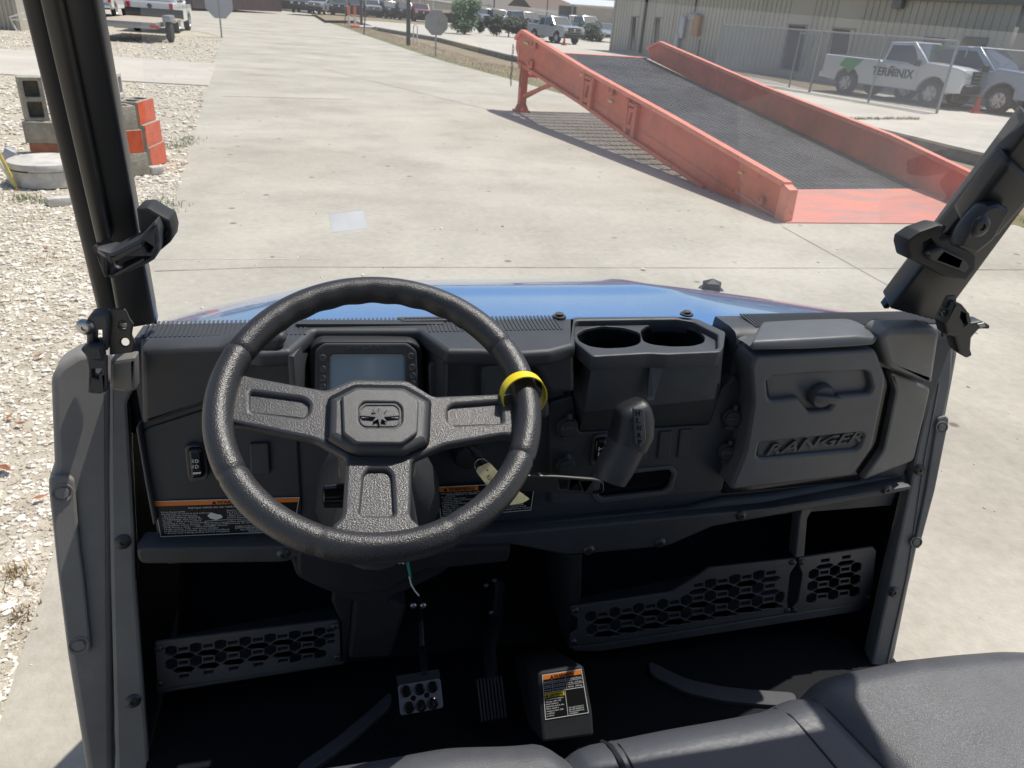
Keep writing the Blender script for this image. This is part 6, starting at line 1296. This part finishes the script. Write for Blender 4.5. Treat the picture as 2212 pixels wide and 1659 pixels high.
# ---- windshield sheet
wb0, wb1 = atY(335, 700, 1.285), atY(1912, 670, 1.285); wt0, wt1 = atY(196, -60, .745), atY(2232, 262, .93)
tl_ = Vector((-.20, .96, 1.80)); tr2 = Vector((1.04, .96, 1.80))
bm = bmesh.new(); vs = [bm.verts.new(p) for p in (wb0, wb1, tr2, tl_)]
n_ = (wb1-wb0).cross(tl_-wb0).normalized(); bm.faces.new(vs)
bmesh.ops.subdivide_edges(bm, edges=bm.edges[:], cuts=1, use_grid_fill=True)
link('windshield', bm2me(bm), M['pane'], U)
WSF = Fr(wb0, wb1-wb0, -n_ if n_.dot(CAM-wb0) < 0 else n_)
refl = slab('reflection_patch', None, M['refl_film'], WSF, [(709, 462), (786, 454), (794, 494), (719, 502)], .0006, .002, 0, r=.003); tag(refl, 'small translucent rectangular sticker on the windshield above the steering wheel', 'reflection')  # pale patch added on the glass in place of a reflection
# ---- seats
def cushion(name, x0, x1, y1, z0, mt, bulge=.02, rear=-.35, slope=.04, edge=.05, yl=None):
    bm = bmesh.new(); nx, ny = 40, 40; G_ = []
    for j in range(ny+1):
        t = j/ny; row = []
        for i in range(nx+1):
            s = i/nx; x = x0+(x1-x0)*s; front = y1+(yl(x) if yl else 0)
            y = rear+(front-rear)*t
            ex_ = min(s, 1-s)*(x1-x0); ey_ = front-y
            z = z0+bulge*math.sin(PI*min(1, s))**.6-slope*(front-y)
            dx = max(0, edge-ex_)/edge; dy = max(0, edge*1.5-ey_)/(edge*1.5)
            z -= edge*.45*(1-math.sqrt(max(0, 1-dx*dx)))*.8+edge*1.4*(1-math.sqrt(max(0, 1-dy*dy)))
            row.append(bm.verts.new((x, y, z)))
        G_.append(row)
    for j in range(ny):
        for i in range(nx): bm.faces.new((G_[j][i], G_[j][i+1], G_[j+1][i+1], G_[j+1][i]))
    be = [e for e in bm.edges if e.is_boundary]; r = bmesh.ops.extrude_edge_only(bm, edges=be)
    for g_ in r['geom']:
        if isinstance(g_, bmesh.types.BMVert): g_.co.z -= .10
    bmesh.ops.recalc_face_normals(bm, faces=bm.faces); return link(name, bm2me(bm), M[mt], U, smooth=True)
SX = [-.36, -.30, -.1, .1, .22, .262, .30, .42, .55, .61, .68, .80, .95, 1.1, 1.19, 1.24]
SY = [.56, .61, .645, .648, .64, .625, .632, .635, .64, .650, .668, .675, .668, .648, .62, .56]
SZ = [.90, .93, .950, .952, .948, .938, .942, .944, .945, .950, .963, .970, .970, .964, .945, .91]
def lerpL(x, X_, Y_):
    if x <= X_[0]: return Y_[0]
    for i in range(len(X_)-1):
        if x <= X_[i+1]:
            t = (x-X_[i])/(X_[i+1]-X_[i]); t = t*t*(3-2*t) if abs(Y_[i+1]-Y_[i]) > .008 else t; return Y_[i]+(Y_[i+1]-Y_[i])*t
    return Y_[-1]
def seam_x(k, y): return {0: .262+.07*max(0, .60-y), 1: .632+.26*max(0, .62-y)}[k]
def seat_z(x, y):
    f = lerpL(x, SX, SY); z = lerpL(x-(.26*max(0, .62-y) if x > .5 else .0)*min(1, max(0, (x-.5)*6)), SX, SZ)-.05*(f-y); d = max(0, .062-(f-y))/.062
    for k, dp, w_ in ((0, .010, .010), (1, .009, .012)): z -= dp*math.exp(-((x-seam_x(k, y))/w_)**2)
    return z-.075*(1-math.sqrt(max(0, 1-min(1, d)**2)))+.0012*math.sin(x*31+y*17)*math.sin(y*23-x*9)
def bench(name, fx0, fx1, mt):
    bm = bmesh.new(); nx, ny = 60, 80; G_ = []
    for j in range(ny+1):
        t = 1-(1-j/ny)**1.8; row = []
        for i in range(nx+1):
            s_ = i/nx; y0_ = -.35; xm = lambda y: (fx0(y) if callable(fx0) else fx0)+((fx1(y) if callable(fx1) else fx1)-(fx0(y) if callable(fx0) else fx0))*s_
            y = y0_; 
            for _ in range(3): y = y0_+(lerpL(xm(y), SX, SY)-y0_)*t
            x = xm(y); row.append(bm.verts.new((x, y, seat_z(x, y))))
        G_.append(row)
    last = [bm.verts.new((v.co.x, v.co.y-.01, v.co.z-.12)) for v in G_[-1]]; G_.append(last)
    for j in range(len(G_)-1):
        for i in range(nx): bm.faces.new((G_[j][i], G_[j][i+1], G_[j+1][i+1], G_[j+1][i]))
    bmesh.ops.recalc_face_normals(bm, faces=bm.faces); return link(name, bm2me(bm), M[mt], U, smooth=True)
sa_ = lambda y: seam_x(0, y); sb2 = lambda y: seam_x(1, y)
bench('driver_seat_cushion', -.36, sa_, 'seat'); bench('middle_seat_cushion', sa_, sb2, 'seat2'); bench('passenger_seat_cushion', sb2, 1.24, 'seat')
def seam(fx, r=.0016, dz_=.0005):
    pts = []
    for k in range(26):
        y = .622-.9*k/25*.7; x = fx(y); y = min(y, lerpL(x, SX, SY)-.004); pts.append(Vector((x, y, seat_z(x, y)+dz_)))
    return tube('seat_seam', U, M['piping'], pts, r, 6)
seam(lambda y: seam_x(0, y), .002, .0); seam(lambda y: .318+.10*max(0, .60-y), .004, .001); seam(lambda y: .330+.10*max(0, .60-y), .0012, .001); seam(lambda y: .572+.22*max(0, .62-y), .0018, .0); seam(lambda y: seam_x(1, y), .002, .0)
box('seat_base', U, M['dark'], (.45, .10, .60), (1.45, .86, .5), .02)
box('seat_back', U, M['seat'], (.45, -.45, 1.2), (1.5, .12, .5), .04, Matrix.Rotation(.2, 4, 'X'))
# ================================================================== loose things on the vehicle
# yellow wristband looped round the rim at the right spoke
a = math.radians(2); c = WC+(WF.ex*math.cos(a)+WF.ey*math.sin(a))*(RR-.002); e = (WF.ex*math.cos(a)+WF.ey*math.sin(a)); tg = (-WF.ex*math.sin(a)+WF.ey*math.cos(a)).normalized(); ax = (tg*.8-WN*.5).normalized(); e1 = (e-ax*e.dot(ax)).normalized(); e2 = ax.cross(e1)
bm = bmesh.new(); rs_ = []
for k in range(40):
    b = 2*PI*k/40; p = c+e1*math.cos(b)*.028+e2*math.sin(b)*.028; rd = (e1*math.cos(b)+e2*math.sin(b)); rs_.append([bm.verts.new(p+ax*.009), bm.verts.new(p-ax*.009), bm.verts.new(p-ax*.009+rd*.0015), bm.verts.new(p+ax*.009+rd*.0015)])
for k in range(40):
    for q in range(4): bm.faces.new((rs_[k][q], rs_[k][(q+1) % 4], rs_[(k+1) % 40][(q+1) % 4], rs_[(k+1) % 40][q]))
bmesh.ops.recalc_face_normals(bm, faces=bm.faces); o = link('wristband', bm2me(bm), M['band'], smooth=True); tag(o, 'bright yellow band looped around the right side of the steering wheel rim', 'wristband')
# keys: ring and tags
kt = thing('key_tag', ig, 'cream paper key tag on a steel ring hanging from the ignition key', 'key tag')
f = plY(1.09); kf = Fr(PP(f, 1060, 1030), (1, -.1, 0), (-.1, -1, .35))
slab('key_blade', kt, M['gloss'], kf, [(1003, 966), (1010, 963), (1046, 1002), (1040, 1010)], .004, .0, .001); slab('key_head', kt, M['blkplastic'], kf, [(1005, 968), (1020, 965), (1040, 975), (1042, 990), (1025, 988)], .008, -.004, .002, r=.003)
rc_ = kf.uv(1040, 1005); bm = bmesh.new(); tube_bm(bm, [kf.P(rc_[0]+.0125*math.cos(t*PI/12), rc_[1]+.0125*math.sin(t*PI/12), .003*math.sin(t*PI/12)) for t in range(25)], .0009, 6, False); link('ring', bm2me(bm), M['ring'], kt, smooth=True)
slab('tag', kt, M['cream'], kf, [(1028, 1018), (1032, 1010), (1056, 999), (1060, 1002), (1100, 1046), (1144, 1078), (1128, 1087), (1102, 1091), (1060, 1060)], .001, .003, 0, [circ((1053, 1016), 2, 8)], .002)
text('writing', kt, M['cable'], kf, 'K24', 1050, 1030, 9, 14, lift=.0045, rot=-.9)
